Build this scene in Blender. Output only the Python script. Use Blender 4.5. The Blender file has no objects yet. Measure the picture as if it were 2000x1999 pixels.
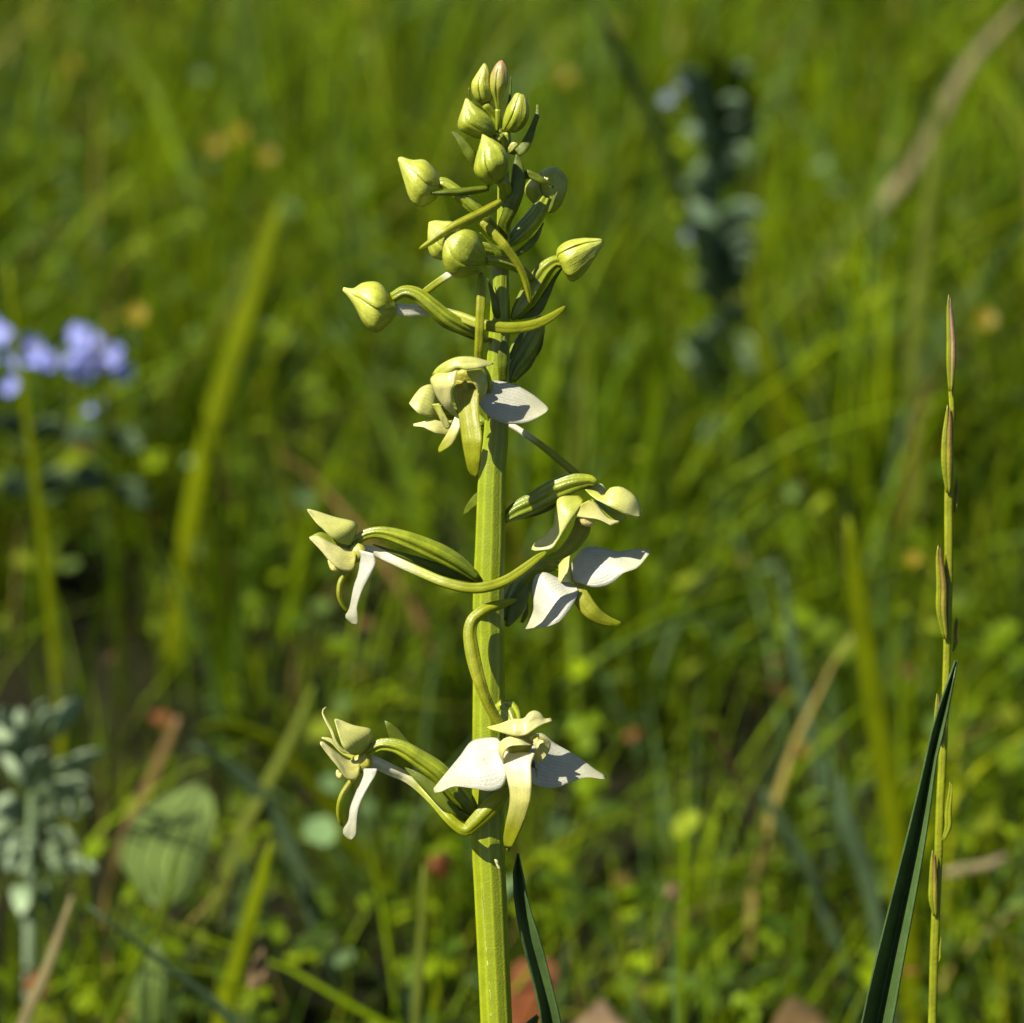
import bpy, math, random
import numpy as np
from mathutils import Vector, Matrix

random.seed(7)
rng = np.random.default_rng(11)
R = math.radians
scene = bpy.context.scene
COL = scene.collection

# ------------------------------------------------------------------ camera
PITCH = R(22.0)
DIST = 0.45                     # lens to stem, metres
TANH = 0.1556                   # half width of the view / distance
ZC = 0.225                      # height of the stem point in the picture centre
CAM = np.array([0.0, -DIST * math.cos(PITCH), ZC + DIST * math.sin(PITCH)])
FWD = np.array([0.0, math.cos(PITCH), -math.sin(PITCH)])
UP = np.array([0.0, math.sin(PITCH), math.cos(PITCH)])
cd = bpy.data.cameras.new('camera')
cam = bpy.data.objects.new('camera', cd)
COL.objects.link(cam)
cam.location = CAM
cam.rotation_euler = (math.pi / 2 - PITCH, 0, 0)
cd.sensor_width = 36.0
cd.lens = 18.0 / TANH
cd.clip_start = 0.01
cd.clip_end = 400
cd.dof.use_dof = True
cd.dof.focus_distance = 0.449
cd.dof.aperture_fstop = cd.lens / 5.6      # a lens opening of 5.6 mm
scene.camera = cam

# ------------------------------------------------------------------ sky and sun
SUN_EL, SUN_SIDE = R(52), R(64)            # side: turned to the left from straight behind the camera
world = bpy.data.worlds.new('World')
scene.world = world
world.use_nodes = True
nt = world.node_tree
sky = nt.nodes.new('ShaderNodeTexSky')
sky.sky_type = 'NISHITA'
sky.sun_disc = False
sky.sun_elevation = SUN_EL
to_sun = Vector((-math.sin(SUN_SIDE) * math.cos(SUN_EL), -math.cos(SUN_SIDE) * math.cos(SUN_EL), math.sin(SUN_EL)))
sky.sun_rotation = math.atan2(to_sun.x, to_sun.y)
bg = nt.nodes['Background']
bg.inputs['Strength'].default_value = 0.05
nt.links.new(sky.outputs[0], bg.inputs['Color'])
sl = bpy.data.lights.new('sun', 'SUN')
sl.energy = 5.0
sl.angle = R(0.5)
sl.color = (1.0, 0.95, 0.84)
sun = bpy.data.objects.new('sun', sl)
COL.objects.link(sun)
sun.rotation_euler = (-to_sun).to_track_quat('-Z', 'Y').to_euler()
sun.location = (-2, -1, 3)
vs = scene.view_settings
vs.view_transform = 'Standard'
vs.look = 'None'
vs.gamma = 1.0
vs.use_curve_mapping = False
vs.exposure = 1.1
scene.cycles.max_bounces = 8
scene.cycles.transparent_max_bounces = 4

# ------------------------------------------------------------------ helpers: pixels to places
PLANE = [0.0, math.tan(R(16.0))]           # Y of the plane at height ZC, and its backward lean
VIEW = {0: (0, 0, 1.0), 1: (750, 80, 3.862), 2: (640, 420, 3.218), 3: (580, 880, 2.683), 4: (600, 1280, 3.116),
        5: (1400, 500, 2.575), 6: (1400, 1250, 2.578), 7: (700, 1500, 2.76)}


def W(px, py, d=0.0):
    """point where the line of sight of a photo pixel meets the (leaning) plane, moved d millimetres back"""
    r = FWD + np.array([1.0, 0, 0]) * ((px - 1000) / 1000 * TANH) + UP * ((999.5 - py) / 1000 * TANH)
    y0, lean = PLANE
    s = (y0 + d * 0.001 + lean * (CAM[2] - ZC) - CAM[1]) / (r[1] - lean * r[2])
    return CAM + r * s


def mpp(p):
    return float(np.dot(np.asarray(p) - CAM, FWD)) * TANH / 1000


def spline(pts, n):
    P = np.array(pts, float)
    if len(P) == 2:
        t = np.linspace(0, 1, n)[:, None]
        return P[0] * (1 - t) + P[1] * t
    seg = np.linalg.norm(np.diff(P[:, :2], axis=0), axis=1) + 1e-6
    T = np.concatenate([[0], np.cumsum(np.sqrt(seg))])
    out = []
    M = np.zeros_like(P)
    for i in range(len(P)):
        a, b = max(0, i - 1), min(len(P) - 1, i + 1)
        M[i] = (P[b] - P[a]) / (T[b] - T[a])
    S = np.concatenate([[0], np.cumsum(seg)])
    for q in np.linspace(0, S[-1], n):
        i = min(len(P) - 2, max(0, int(np.searchsorted(S, q) - 1)))
        x = (q - S[i]) / seg[i]
        h = T[i + 1] - T[i]
        out.append((2 * x**3 - 3 * x**2 + 1) * P[i] + (x**3 - 2 * x**2 + x) * h * M[i] + (3 * x**2 - 2 * x**3) * P[i + 1] + (x**3 - x**2) * h * M[i + 1])
    return np.array(out)


ORG = {}


def link_mesh(name, verts, faces, mat, parent=None, uv=None, smooth=True, origin=None):
    verts = np.asarray(verts, float)
    o3 = np.array(origin) if origin is not None else verts.mean(0)
    me = bpy.data.meshes.new(name)
    me.from_pydata((verts - o3).tolist(), [], faces)
    if uv is not None:
        lay = me.uv_layers.new(name='UVMap')
        idx = np.empty(len(me.loops), np.int32)
        me.loops.foreach_get('vertex_index', idx)
        lay.data.foreach_set('uv', np.asarray(uv, np.float32)[idx].ravel())
    if smooth:
        me.polygons.foreach_set('use_smooth', np.ones(len(me.polygons), bool))
    me.materials.append(mat)
    ob = bpy.data.objects.new(name, me)
    COL.objects.link(ob)
    attach(ob, o3, parent)
    return ob


def attach(ob, loc, parent):
    loc = np.asarray(loc, float)
    ORG[ob.name] = loc
    if parent is not None:
        ob.parent = parent
        ob.location = loc - ORG[parent.name]
    else:
        ob.location = loc


def empty(name, loc, parent=None):
    o = bpy.data.objects.new(name, None)
    o.empty_display_size = 0.01
    COL.objects.link(o)
    attach(o, loc, parent)
    return o


def tag(o, label, cat=None, group=None, kind=None):
    if label: o['label'] = label
    if cat: o['category'] = cat
    if group: o['group'] = group
    if kind: o['kind'] = kind
    return o


def grid_faces(nu, nv, close=False):
    f = []
    for i in range(nu - 1):
        for j in range(nv if close else nv - 1):
            j2 = (j + 1) % nv
            f.append((i * nv + j, i * nv + j2, (i + 1) * nv + j2, (i + 1) * nv + j))
    return f


def depths(d, n):
    d = d if isinstance(d, (tuple, list)) else (d, d)
    return np.interp(np.linspace(0, 1, n), np.linspace(0, 1, len(d)), d)


def tube(name, k, pts, d, mat, parent, n=22, m=None, ribs=0, amp=0.0, twist=0.0, flat=1.0, sharp=False, seedn=0, wob=0.0):
    """a stalk along photo points (x, y, width); d: distance(s) behind the plant's plane in mm"""
    ox, oy, sc = VIEW[k]
    m = m or (44 if ribs else 16)
    P = spline(pts, n)
    D = depths(d, n)
    C = np.array([W(ox + p[0] / sc, oy + p[1] / sc, dd) for p, dd in zip(P, D)])
    rad = np.array([max(p[2], 0.5) / sc / 2 * mpp(c) for p, c in zip(P, C)])
    T = np.gradient(C, axis=0)
    T /= np.linalg.norm(T, axis=1)[:, None] + 1e-12
    V, UV = [], []
    ph = random.random() * 6.28
    for i in range(n):
        view = C[i] - CAM
        S = np.cross(T[i], view); S /= np.linalg.norm(S)
        N = np.cross(S, T[i])
        u = i / (n - 1)
        for j in range(m):
            a = 2 * math.pi * j / m
            rr = 1.0
            if ribs:
                c = math.cos(ribs * a + twist * u + ph)
                c = c if sharp else 1 - 2 * (1 - abs(math.cos((ribs * a + twist * u + ph) / 2))) ** .8
                rr += amp * (max(0, math.cos(3 * a + .7 + .3 * u)) ** 4 * 1.6 + max(0, math.cos(5 * a + 1.9)) ** 6 + .2 * c if sharp else c)
            rr += wob * math.sin(9 * u + 2 * a + ph)
            V.append(C[i] + rad[i] * rr * (S * math.cos(a) + N * flat * math.sin(a)))
            UV.append((u, j / m))
    F = grid_faces(n, m, True)
    for i, e in ((0, 0), (n - 1, 1)):
        V.append(C[i] + (T[i] * rad[i] * 0.5 * (1 if e else -1)))
        UV.append((u if e else 0, .5))
        c = len(V) - 1
        for j in range(m):
            a, b = i * m + j, i * m + (j + 1) % m
            F.append((a, b, c) if e else (b, a, c))
    return link_mesh(name, V, F, mat, parent, UV)


def sheet(name, k, A, B, d, mat, parent, bulge=1.0, nu=18, nv=11, thick=0.11, wave=0.0, fold=0.0, tw=0.0, crease=.35):
    """a petal or leaf between two traced edges, both from base to tip; bulge in mm towards the viewer"""
    ox, oy, sc = VIEW[k]
    EA, EB = spline(A, nu), spline(B, nu)
    D = depths(d, nu)
    WD = np.linalg.norm(EA - EB, axis=1)
    if tw == 0 and name in ('lateral_sepal', 'petal', 'dorsal_sepal', 'lip', 'anther'):   # petals turn their face up and out, to the open side
        tw = -.30 * WD.max() / sc * .07
    WD /= WD.max()
    V, UV = [], []
    ph = random.random() * 6.28
    for i in range(nu):
        u = i / (nu - 1)
        env = math.sin(math.pi * min(1, max(0.0, 0.12 + 0.85 * u))) ** 0.7
        for j in range(nv):
            v = j / (nv - 1)
            p = EA[i] * (1 - v) + EB[i] * v
            wl = WD[i] ** 1.2
            dd = D[i] - .30 * bulge * wl * (4 * v * (1 - v) - crease * math.exp(-((v - .5) / .10) ** 2) - .35 * (abs(2 * v - 1) ** 6)) * env + fold * abs(2 * v - 1) * env + tw * (v - .5) * 2 * WD[i] ** .5
            dd += wave * math.sin(u * 7 + ph + v * 2.5) * (abs(2 * v - 1) ** 2) + 0.05 * math.sin(11 * u + 5 * v + ph)
            V.append(W(ox + p[0] / sc, oy + p[1] / sc, dd))
            UV.append((u, v))
    ob = link_mesh(name, V, grid_faces(nu, nv), mat, parent, UV)
    if thick:
        m = ob.modifiers.new('thickness', 'SOLIDIFY')
        m.thickness = thick * 0.001
        m.offset = 0
    return ob


def bud(parent, k, A, B, d, mat, seams=(0.25, 0.9, 1.5), deep=0.85, nu=20, name='sepal', bow=0.0):
    """a closed bud of three overlapping sepals; A and B are its two outlines from base to tip"""
    ox, oy, sc = VIEW[k]
    EA, EB = spline(A, nu), spline(B, nu)
    D = depths(d, nu)
    sm = [s * math.pi for s in seams]
    for q in range(3):
        a0, a1 = sm[q], (sm[q + 1] if q < 2 else sm[0] + 2 * math.pi)
        a1 += 0.30
        nv = 12
        V, UV = [], []
        for i in range(nu):
            u = i / (nu - 1)
            c = (EA[i] + EB[i]) / 2
            h = (EB[i] - EA[i]) / 2
            hw = np.linalg.norm(h) / sc * mpp(W(ox + c[0] / sc, oy + c[1] / sc)) * 1000
            for j in range(nv):
                v = j / (nv - 1)
                a = a0 + (a1 - a0) * v
                lift = 1.0 + 0.11 * max(0, (v - 0.78) / 0.22) ** 2 - 0.17 * math.exp(-(v / .09) ** 2) - .03 * math.sin(6 * u + 9 * v + q * 2) ** 2
                keel = 1 + 0.11 * math.exp(-((v - .45) / .15) ** 2) * math.sin(math.pi * u)
                p = c - h * math.cos(a) * lift * keel * (0.97)
                dd = D[i] - deep * hw * math.sin(a) * lift * keel - bow * math.sin(math.pi * u)
                V.append(W(ox + p[0] / sc, oy + p[1] / sc, dd))
                UV.append((u, v))
        ob = link_mesh(name, V, grid_faces(nu, nv), mat, parent, UV)
        m = ob.modifiers.new('thickness', 'SOLIDIFY')
        m.thickness = 0.00018
        m.offset = -1
# ------------------------------------------------------------------ materials


def plant_mat(name, c0, c1=None, c2=None, trans=0.3, rough=0.45, spec=0.4, veins=0, vein_dark=0.75, grain=2600, bump=0.35, mott=0.25,
              ramp_pos=(0.0, 0.5, 1.0), tcol=None, attr=False, vb=0.25, dist=2.0):
    m = bpy.data.materials.new(name)
    m.use_nodes = True
    t = m.node_tree
    N, L = t.nodes, t.links
    pr = N['Principled BSDF']
    out = N['Material Output']
    tc = N.new('ShaderNodeTexCoord')
    sep = N.new('ShaderNodeSeparateXYZ')
    L.new(tc.outputs['UV'], sep.inputs[0])
    if attr:
        at = N.new('ShaderNodeAttribute'); at.attribute_name = 'Col'
        col = at.outputs['Color']
    else:
        rp = N.new('ShaderNodeValToRGB')
        cs = [c for c in (c0, c1, c2) if c is not None]
        if len(cs) == 1: cs = cs * 2
        el = rp.color_ramp.elements
        while len(el) < len(cs): el.new(0.5)
        pos = ramp_pos if len(cs) == 3 else (0.1, 0.9)
        for e, c, p in zip(el, cs, pos):
            e.position = p; e.color = (*c, 1)
        L.new(sep.outputs['X'], rp.inputs['Fac'])
        col = rp.outputs['Color']
    def noise(scale, detail=3):
        n = N.new('ShaderNodeTexNoise')
        n.inputs['Scale'].default_value = scale
        n.inputs['Detail'].default_value = detail
        L.new(tc.outputs['Object'], n.inputs['Vector'])
        return n.outputs['Fac']
    def math_(op, a, b):
        n = N.new('ShaderNodeMath'); n.operation = op
        for s, x in zip(n.inputs, (a, b)):
            if isinstance(x, (int, float)): s.default_value = x
            else: L.new(x, s)
        return n.outputs[0]
    def mul(colour, fac):
        n = N.new('ShaderNodeVectorMath'); n.operation = 'SCALE'
        L.new(colour, n.inputs[0]); L.new(fac, n.inputs['Scale'])
        return n.outputs[0]
    mr = N.new('ShaderNodeMapRange')
    mr.inputs[1].default_value, mr.inputs[2].default_value = 0.3, 0.7
    mr.inputs[3].default_value, mr.inputs[4].default_value = 1 - mott, 1 + mott * 0.6
    L.new(noise(grain * 0.14), mr.inputs[0])
    col = mul(col, mr.outputs[0])
    if not attr:
        mg = N.new('ShaderNodeMapRange')  # fine speckle painted into the colour, imitating tiny glints of the surface cells
        mg.inputs[1].default_value, mg.inputs[2].default_value = 0.3, 0.7
        mg.inputs[3].default_value, mg.inputs[4].default_value = 0.95, 1.04
        L.new(noise(grain * .8, 1), mg.inputs[0])
        col = mul(col, mg.outputs[0])
    height = noise(grain, 2)
    if veins:
        w = math_('MULTIPLY', sep.outputs['Y'], veins * 6.2832)
        w = math_('ADD', w, math_('MULTIPLY', noise(grain * 0.2), dist))
        w = math_('SINE', w, 0)
        w = math_('POWER', math_('MULTIPLY', math_('ADD', w, 1.0), 0.5), 5.0)
        mv = N.new('ShaderNodeMapRange')
        mv.inputs[3].default_value, mv.inputs[4].default_value = 1.0, vein_dark
        L.new(w, mv.inputs[0])
        col = mul(col, mv.outputs[0])
        height = math_('ADD', math_('MULTIPLY', height, 1.0), math_('MULTIPLY', w, vb))
    bp = N.new('ShaderNodeBump')
    bp.inputs['Strength'].default_value = bump
    bp.inputs['Distance'].default_value = 0.6 / grain
    L.new(height, bp.inputs['Height'])
    L.new(bp.outputs[0], pr.inputs['Normal'])
    L.new(col, pr.inputs['Base Color'])
    pr.inputs['Roughness'].default_value = rough
    pr.inputs['Specular IOR Level'].default_value = spec
    if trans > 0:
        tr = N.new('ShaderNodeBsdfTranslucent')
        L.new(bp.outputs[0], tr.inputs['Normal'])
        if tcol:
            tm = N.new('ShaderNodeVectorMath'); tm.operation = 'MULTIPLY'
            L.new(col, tm.inputs[0]); tm.inputs[1].default_value = tcol
            L.new(tm.outputs[0], tr.inputs['Color'])
        else:
            L.new(col, tr.inputs['Color'])
        mx = N.new('ShaderNodeMixShader')
        mx.inputs[0].default_value = trans
        L.new(pr.outputs[0], mx.inputs[1]); L.new(tr.outputs[0], mx.inputs[2])
        L.new(mx.outputs[0], out.inputs['Surface'])
    return m


M = {}
M['stem'] = plant_mat('orchid_stem', (.205, .235, .006), (.17, .21, .006), trans=0.0, rough=.34, veins=11, vein_dark=1.3, vb=.4, dist=.5, grain=4200, bump=.45, mott=.12, spec=.5)
M['ovary'] = plant_mat('orchid_ovary', (.135, .175, .006), (.215, .245, .010), trans=0.1, rough=.33, veins=6, vein_dark=1.4, vb=.5, dist=.8, grain=4000, bump=.4, spec=.55)
M['bract'] = plant_mat('orchid_bract', (.16, .20, .009), (.15, .20, .014), trans=0.42, rough=.36, veins=9, vein_dark=.8, grain=4000, dist=1.0, bump=.4, spec=.5)
M['white'] = plant_mat('sepal_white', (.52, .52, .41), (.55, .54, .42), (.48, .47, .28), trans=.36, rough=.32, veins=13, vein_dark=.86, vb=.2, grain=5200, bump=.62, mott=.08, spec=.5, tcol=(1, 1, .8))
M['cream'] = plant_mat('petal_cream', (.56, .53, .11), (.63, .60, .24), (.61, .58, .25), trans=.34, rough=.32, veins=9, vein_dark=.88, vb=.16, grain=5000, bump=.42, mott=.1, spec=.5, tcol=(1.05, 1.05, .6))
M['greenish'] = plant_mat('petal_green_cream', (.44, .47, .05), (.57, .57, .16), (.59, .58, .21), trans=.34, rough=.32, veins=9, vein_dark=.87, vb=.16, grain=5000, bump=.42, mott=.1, spec=.5, tcol=(1.05, 1.05, .6))
M['lip'] = plant_mat('lip_white_to_green', (.72, .69, .44), (.60, .57, .18), (.30, .32, .012), trans=.4, rough=.34, veins=6, vein_dark=.93, grain=4600, bump=.35, mott=.1, ramp_pos=(.15, .42, .8), tcol=(1.05, 1, .6))
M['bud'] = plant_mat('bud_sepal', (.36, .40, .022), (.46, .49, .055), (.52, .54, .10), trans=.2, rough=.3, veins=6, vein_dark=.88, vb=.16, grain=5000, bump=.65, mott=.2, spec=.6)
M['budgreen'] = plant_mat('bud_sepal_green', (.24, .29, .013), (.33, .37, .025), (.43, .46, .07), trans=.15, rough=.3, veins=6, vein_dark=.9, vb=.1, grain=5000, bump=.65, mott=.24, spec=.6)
M['budpink'] = plant_mat('bud_sepal_pink', (.24, .29, .02), (.36, .34, .05), (.44, .27, .12), trans=.15, rough=.3, veins=6, vein_dark=.9, vb=.1, grain=5000, bump=.65, mott=.24, spec=.6, ramp_pos=(.2, .6, .95))
M['lipgreen'] = plant_mat('lip_yellow_green', (.34, .34, .03), (.32, .35, .010), trans=.38, rough=.4, veins=6, vein_dark=.86, grain=4600, bump=.45, mott=.15)
M['spur'] = plant_mat('spur_yellow_green', (.27, .28, .012), (.25, .27, .005), trans=.3, rough=.4, veins=5, vein_dark=1.3, dist=.7, grain=4600, bump=.5, mott=.2)
M['spurwhite'] = plant_mat('spur_white_to_green', (.70, .67, .48), (.36, .38, .05), (.25, .275, .006), trans=.3, rough=.4, veins=4, vein_dark=1.15, dist=.7, grain=4600, bump=.45, mott=.15, ramp_pos=(.14, .34, .55))
M['column'] = plant_mat('column_olive', (.36, .34, .04), (.30, .28, .03), trans=.1, rough=.4)
M['pollen'] = plant_mat('pollinia', (.60, .50, .16), trans=.1, rough=.4)
M['insect'] = plant_mat('insect_dark', (.05, .045, .02), trans=0, rough=.4)
M['fluff'] = plant_mat('fluff', (.42, .42, .16), trans=0, rough=.8)
M['browntip'] = plant_mat('brown_tip', (.16, .12, .03), trans=0, rough=.6)

# ------------------------------------------------------------------ ground
gm = bpy.data.materials.new('soil')
gm.use_nodes = True
t = gm.node_tree
n1 = t.nodes.new('ShaderNodeTexNoise'); n1.inputs['Scale'].default_value = 30; n1.inputs['Detail'].default_value = 8
rp = t.nodes.new('ShaderNodeValToRGB')
rp.color_ramp.elements[0].color = (.004, .005, .001, 1); rp.color_ramp.elements[1].color = (.014, .013, .004, 1)
tcn = t.nodes.new('ShaderNodeTexCoord')
t.links.new(tcn.outputs['Object'], n1.inputs['Vector'])
t.links.new(n1.outputs['Fac'], rp.inputs['Fac'])
t.links.new(rp.outputs['Color'], t.nodes['Principled BSDF'].inputs['Base Color'])
t.nodes['Principled BSDF'].inputs['Roughness'].default_value = .95
t.nodes['Principled BSDF'].inputs['Specular IOR Level'].default_value = .1
gx = np.concatenate([[-150, -40, -10, -4], np.linspace(-2, 2, 81), [4, 10, 40, 150]])
gy = np.concatenate([[-150, -40, -10, -4], np.linspace(-1, 4, 101), [6, 10, 40, 150]])
V = [(x, y, 0.006 * math.sin(9 * x + 2) * math.sin(7 * y) + 0.003 * math.sin(31 * x + 17 * y) - 0.009) for x in gx for y in gy]
tag(link_mesh('ground', V, grid_faces(len(gx), len(gy)), gm, origin=(0, 0, 0)), None, kind='structure')

# ------------------------------------------------------------------ the meadow (uncountable: stuff)
M['grass'] = plant_mat('meadow_grass', None, trans=.28, rough=.55, spec=.08, grain=300, bump=.1, mott=.18, attr=True, tcol=(1.2, 1.15, .4))
M['cover'] = plant_mat('meadow_ground_cover', None, trans=.25, rough=.55, spec=.08, grain=500, bump=.2, mott=.25, attr=True, tcol=(1.1, 1.1, .4))


def stuff_mesh(name, V, F, C, mat, label):
    """V (n,3), F (m,4), C (n,3) as numpy arrays, one mesh"""
    me = bpy.data.meshes.new(name)
    me.vertices.add(len(V)); me.vertices.foreach_set('co', V.astype(np.float32).ravel())
    k = F.shape[1]
    me.loops.add(F.size); me.loops.foreach_set('vertex_index', F.astype(np.int32).ravel())
    me.polygons.add(len(F)); me.polygons.foreach_set('loop_start', np.arange(0, F.size, k, dtype=np.int32))
    me.polygons.foreach_set('use_smooth', np.ones(len(F), bool))
    ca = me.color_attributes.new('Col', 'FLOAT_COLOR', 'POINT')
    ca.data.foreach_set('color', np.concatenate([C, np.ones((len(C), 1))], 1).astype(np.float32).ravel())
    me.update(calc_edges=True)
    me.materials.append(mat)
    ob = bpy.data.objects.new(name, me)
    COL.objects.link(ob)
    return tag(ob, label, name.replace('_', ' ') if len(name.split('_')) < 3 else 'grass', kind='stuff')


PAL = np.array([(.135, .20, .001), (.08, .135, .0015), (.028, .055, .001), (.09, .155, .05), (.24, .19, .05), (.20, .11, .04), (.21, .24, .003)])


def gaps(x, y):
    a = patch(x, y, 5, .4) * .45 + patch(x + .3, y, 13, 2.2) * .55
    for gx_, gy_, r in ((-.125, .42, .075), (-.11, .29, .05), (-.02, .2, .02), (-.16, .36, .04)):
        a = a - .6 * np.exp(-((x - gx_) ** 2 + (y - gy_) ** 2) / r ** 2)
    return np.clip(a, 0, 1)


def grass(name, n, xr, yr, hfun, wr, pal_p, label, bend=(.1, .9), nseg=6, clump=None):
    x = rng.uniform(*xr, n); y = rng.uniform(*yr, n)
    if clump:
        k = int(n / clump)
        cx, cy = rng.uniform(*xr, k), rng.uniform(*yr, k)
        i = rng.integers(0, k, n)
        ox, oy = rng.normal(0, .010, n), rng.normal(0, .010, n)
        x, y = cx[i] + ox, cy[i] + oy
        keep = rng.uniform(0, 1, n) < np.clip(2.6 * gaps(x, y) - .2, .10, 1)
        x, y, ox, oy = x[keep], y[keep], ox[keep], oy[keep]; i = i[keep]; n = len(x)
        tall = rng.uniform(.4, 1.5, k)[i]
    else:
        keep = rng.uniform(0, 1, n) < np.clip(2.6 * gaps(x, y), .1, 1)
        x, y = x[keep], y[keep]; n = len(x)
        ox = oy = np.zeros(n); tall = 1.0
    h = hfun(x, y, n) * tall
    az = rng.uniform(0, 2 * np.pi, n)
    ax = rng.normal(.2, .8, n) + ox / .010; ay = rng.normal(0, .8, n) + oy / .010
    ln = np.hypot(ax, ay); ax /= ln; ay /= ln
    b = rng.uniform(*bend, n) ** 1.3
    w = rng.uniform(*wr, n) * np.clip(h / .1, .5, 1.3)
    s = np.linspace(0, 1, nseg)[None, :]
    px = x[:, None] + (ax * b * h)[:, None] * s ** 1.9
    py = y[:, None] + (ay * b * h)[:, None] * s ** 1.9
    pz = h[:, None] * (s - .38 * np.clip(b, 0, 1)[:, None] * s ** 2.4) - .012
    ww = w[:, None] * (np.clip(1 - s ** 2.2, 0.02, 1)) * (0.55 + .45 * np.clip(s * 5, 0, 1)) / 2
    tw = az[:, None] + s * rng.uniform(-1, 1, n)[:, None]
    sx, sy = np.cos(tw) * ww, np.sin(tw) * ww
    V = np.stack([np.stack([px - sx, py - sy, pz], -1), np.stack([px + sx, py + sy, pz], -1)], 2)   # n, nseg, 2, 3
    V = V.reshape(-1, 3)
    base = (np.arange(n) * nseg * 2)[:, None] + (np.arange(nseg - 1) * 2)[None, :]
    F = np.stack([base, base + 1, base + 3, base + 2], -1).reshape(-1, 4)
    ci = rng.choice(len(PAL), n, p=pal_p)
    c = PAL[ci] * rng.uniform(.7, 1.3, n)[:, None]
    C = np.repeat(c, nseg * 2, axis=0)
    return stuff_mesh(name, V, F, C, M['grass'], label)


def patch(x, y, s=1.0, o=0.0):
    return .5 + .5 * np.sin(7.3 * s * x + 3.1 * np.sin(4 * s * y + o) + o) * np.sin(6.1 * s * y + 2.2 * np.sin(5 * s * x) + 1.3 + o)


def h_main(x, y, n):
    near = np.clip((y - .12) / .4, 0, 1)
    return (0.036 + .022 * near) * rng.uniform(.5, 1.3, n) * (.45 + 1.1 * patch(x, y, 9, 3)) + .012


def h_tall(x, y, n):
    near = np.clip((y - .15) / .45, 0, 1)
    return (.04 + .03 * near) * rng.uniform(.6, 1.5, n) + .02


grass('short_grass', 250000, (-.85, .85), (-.5, 2.3), h_main, (.0011, .0027), (.38, .24, .20, .10, .02, .01, .05), 'dense short green meadow grass covering the ground', bend=(.1, 1.0), clump=45)
grass('tall_grass', 5500, (-.9, .9), (.10, 2.4), h_tall, (.0011, .0024), (.44, .25, .08, .16, .02, .01, .04), 'taller loose upright meadow grass blades behind the orchid', bend=(.05, .6), nseg=8)


def leaflets(name, n, xr, yr, zr, size, cols, label, lobes=3, dens=None):
    """small rounded leaflets in threes, each a six-sided cupped face fan"""
    x = rng.uniform(*xr, n); y = rng.uniform(*yr, n); z = rng.uniform(*zr, n)
    if dens is not None:
        keep = rng.uniform(0, 1, n) < dens(x, y)
        x, y, z = x[keep], y[keep], z[keep]; n = len(x)
    x = np.repeat(x, lobes); y = np.repeat(y, lobes); z = np.repeat(z, lobes)
    N = n * lobes
    a0 = np.repeat(rng.uniform(0, 6.28, n), lobes) + np.tile(np.arange(lobes) * 2 * np.pi / lobes, n)
    s = np.repeat(rng.uniform(*size, n), lobes)
    tilt = np.repeat(rng.normal(0, .35, n), lobes); tilt2 = np.repeat(rng.normal(0, .35, n), lobes)
    # outline of a leaflet: base, sides, notch
    prof = np.array([(0, 0, 0), (.45, .42, .12), (.85, .46, .10), (1.0, .22, .05), (.93, 0, 0), (1.0, -.22, .05), (.85, -.46, .10), (.45, -.42, .12)])
    lx = prof[None, :, 0] * s[:, None]; ly = prof[None, :, 1] * s[:, None]; lz = prof[None, :, 2] * s[:, None] - .25 * lx * prof[None, :, 0]
    ca, sa = np.cos(a0)[:, None], np.sin(a0)[:, None]
    X = lx * ca - ly * sa; Y = lx * sa + ly * ca
    Z = lz + X * tilt[:, None] + Y * tilt2[:, None]
    V = np.stack([X + x[:, None], Y + y[:, None], Z + z[:, None]], -1).reshape(-1, 3)
    b = (np.arange(N) * 8)[:, None, None]
    F = (b + np.array([(0, 1, 2, 4), (0, 4, 6, 7)])[None]).reshape(-1, 4)
    F3 = (b + np.array([(2, 3, 4), (4, 5, 6)])[None]).reshape(-1, 3)
    F = np.concatenate([np.stack([F[:, 0], F[:, 1], F[:, 2]], 1), np.stack([F[:, 0], F[:, 2], F[:, 3]], 1), F3])
    c = np.array(cols)[rng.integers(0, len(cols), n)] * rng.uniform(.7, 1.35, n)[:, None]
    C = np.repeat(np.repeat(c, lobes, 0), 8, 0)
    ob = stuff_mesh(name, V, F, C, M['cover'], label)
    return ob


leaflets('clover_leaves', 12000, (-.6, .6), (-.3, 1.3), (.004, .042), (.0028, .0055), [(.10, .155, .002), (.135, .19, .002), (.035, .065, .003), (.085, .14, .02)],
         'small green clover leaves carpeting the ground between the grass', dens=lambda x, y: np.clip(1.1 - y, .15, 1) * np.clip(1.8 * gaps(x, y), .05, 1))
leaflets('dry_litter', 800, (-.6, .6), (-.2, 1.6), (.004, .05), (.003, .006), [(.16, .10, .03), (.20, .14, .05), (.15, .06, .02), (.10, .06, .02)],
         'scattered dry brown leaf litter between the grass', lobes=1)

leaflets('herb_leaves', 8000, (-.7, .7), (.0, 1.9), (.008, .055), (.004, .0085), [(.085, .13, .002), (.12, .16, .002), (.08, .13, .025), (.04, .075, .005), (.10, .16, .06), (.15, .19, .01)],
         'low rounded leaves of mixed meadow herbs among the grass', lobes=1, dens=lambda x, y: np.clip(1.6 * gaps(x, y), .05, 1))

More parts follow.
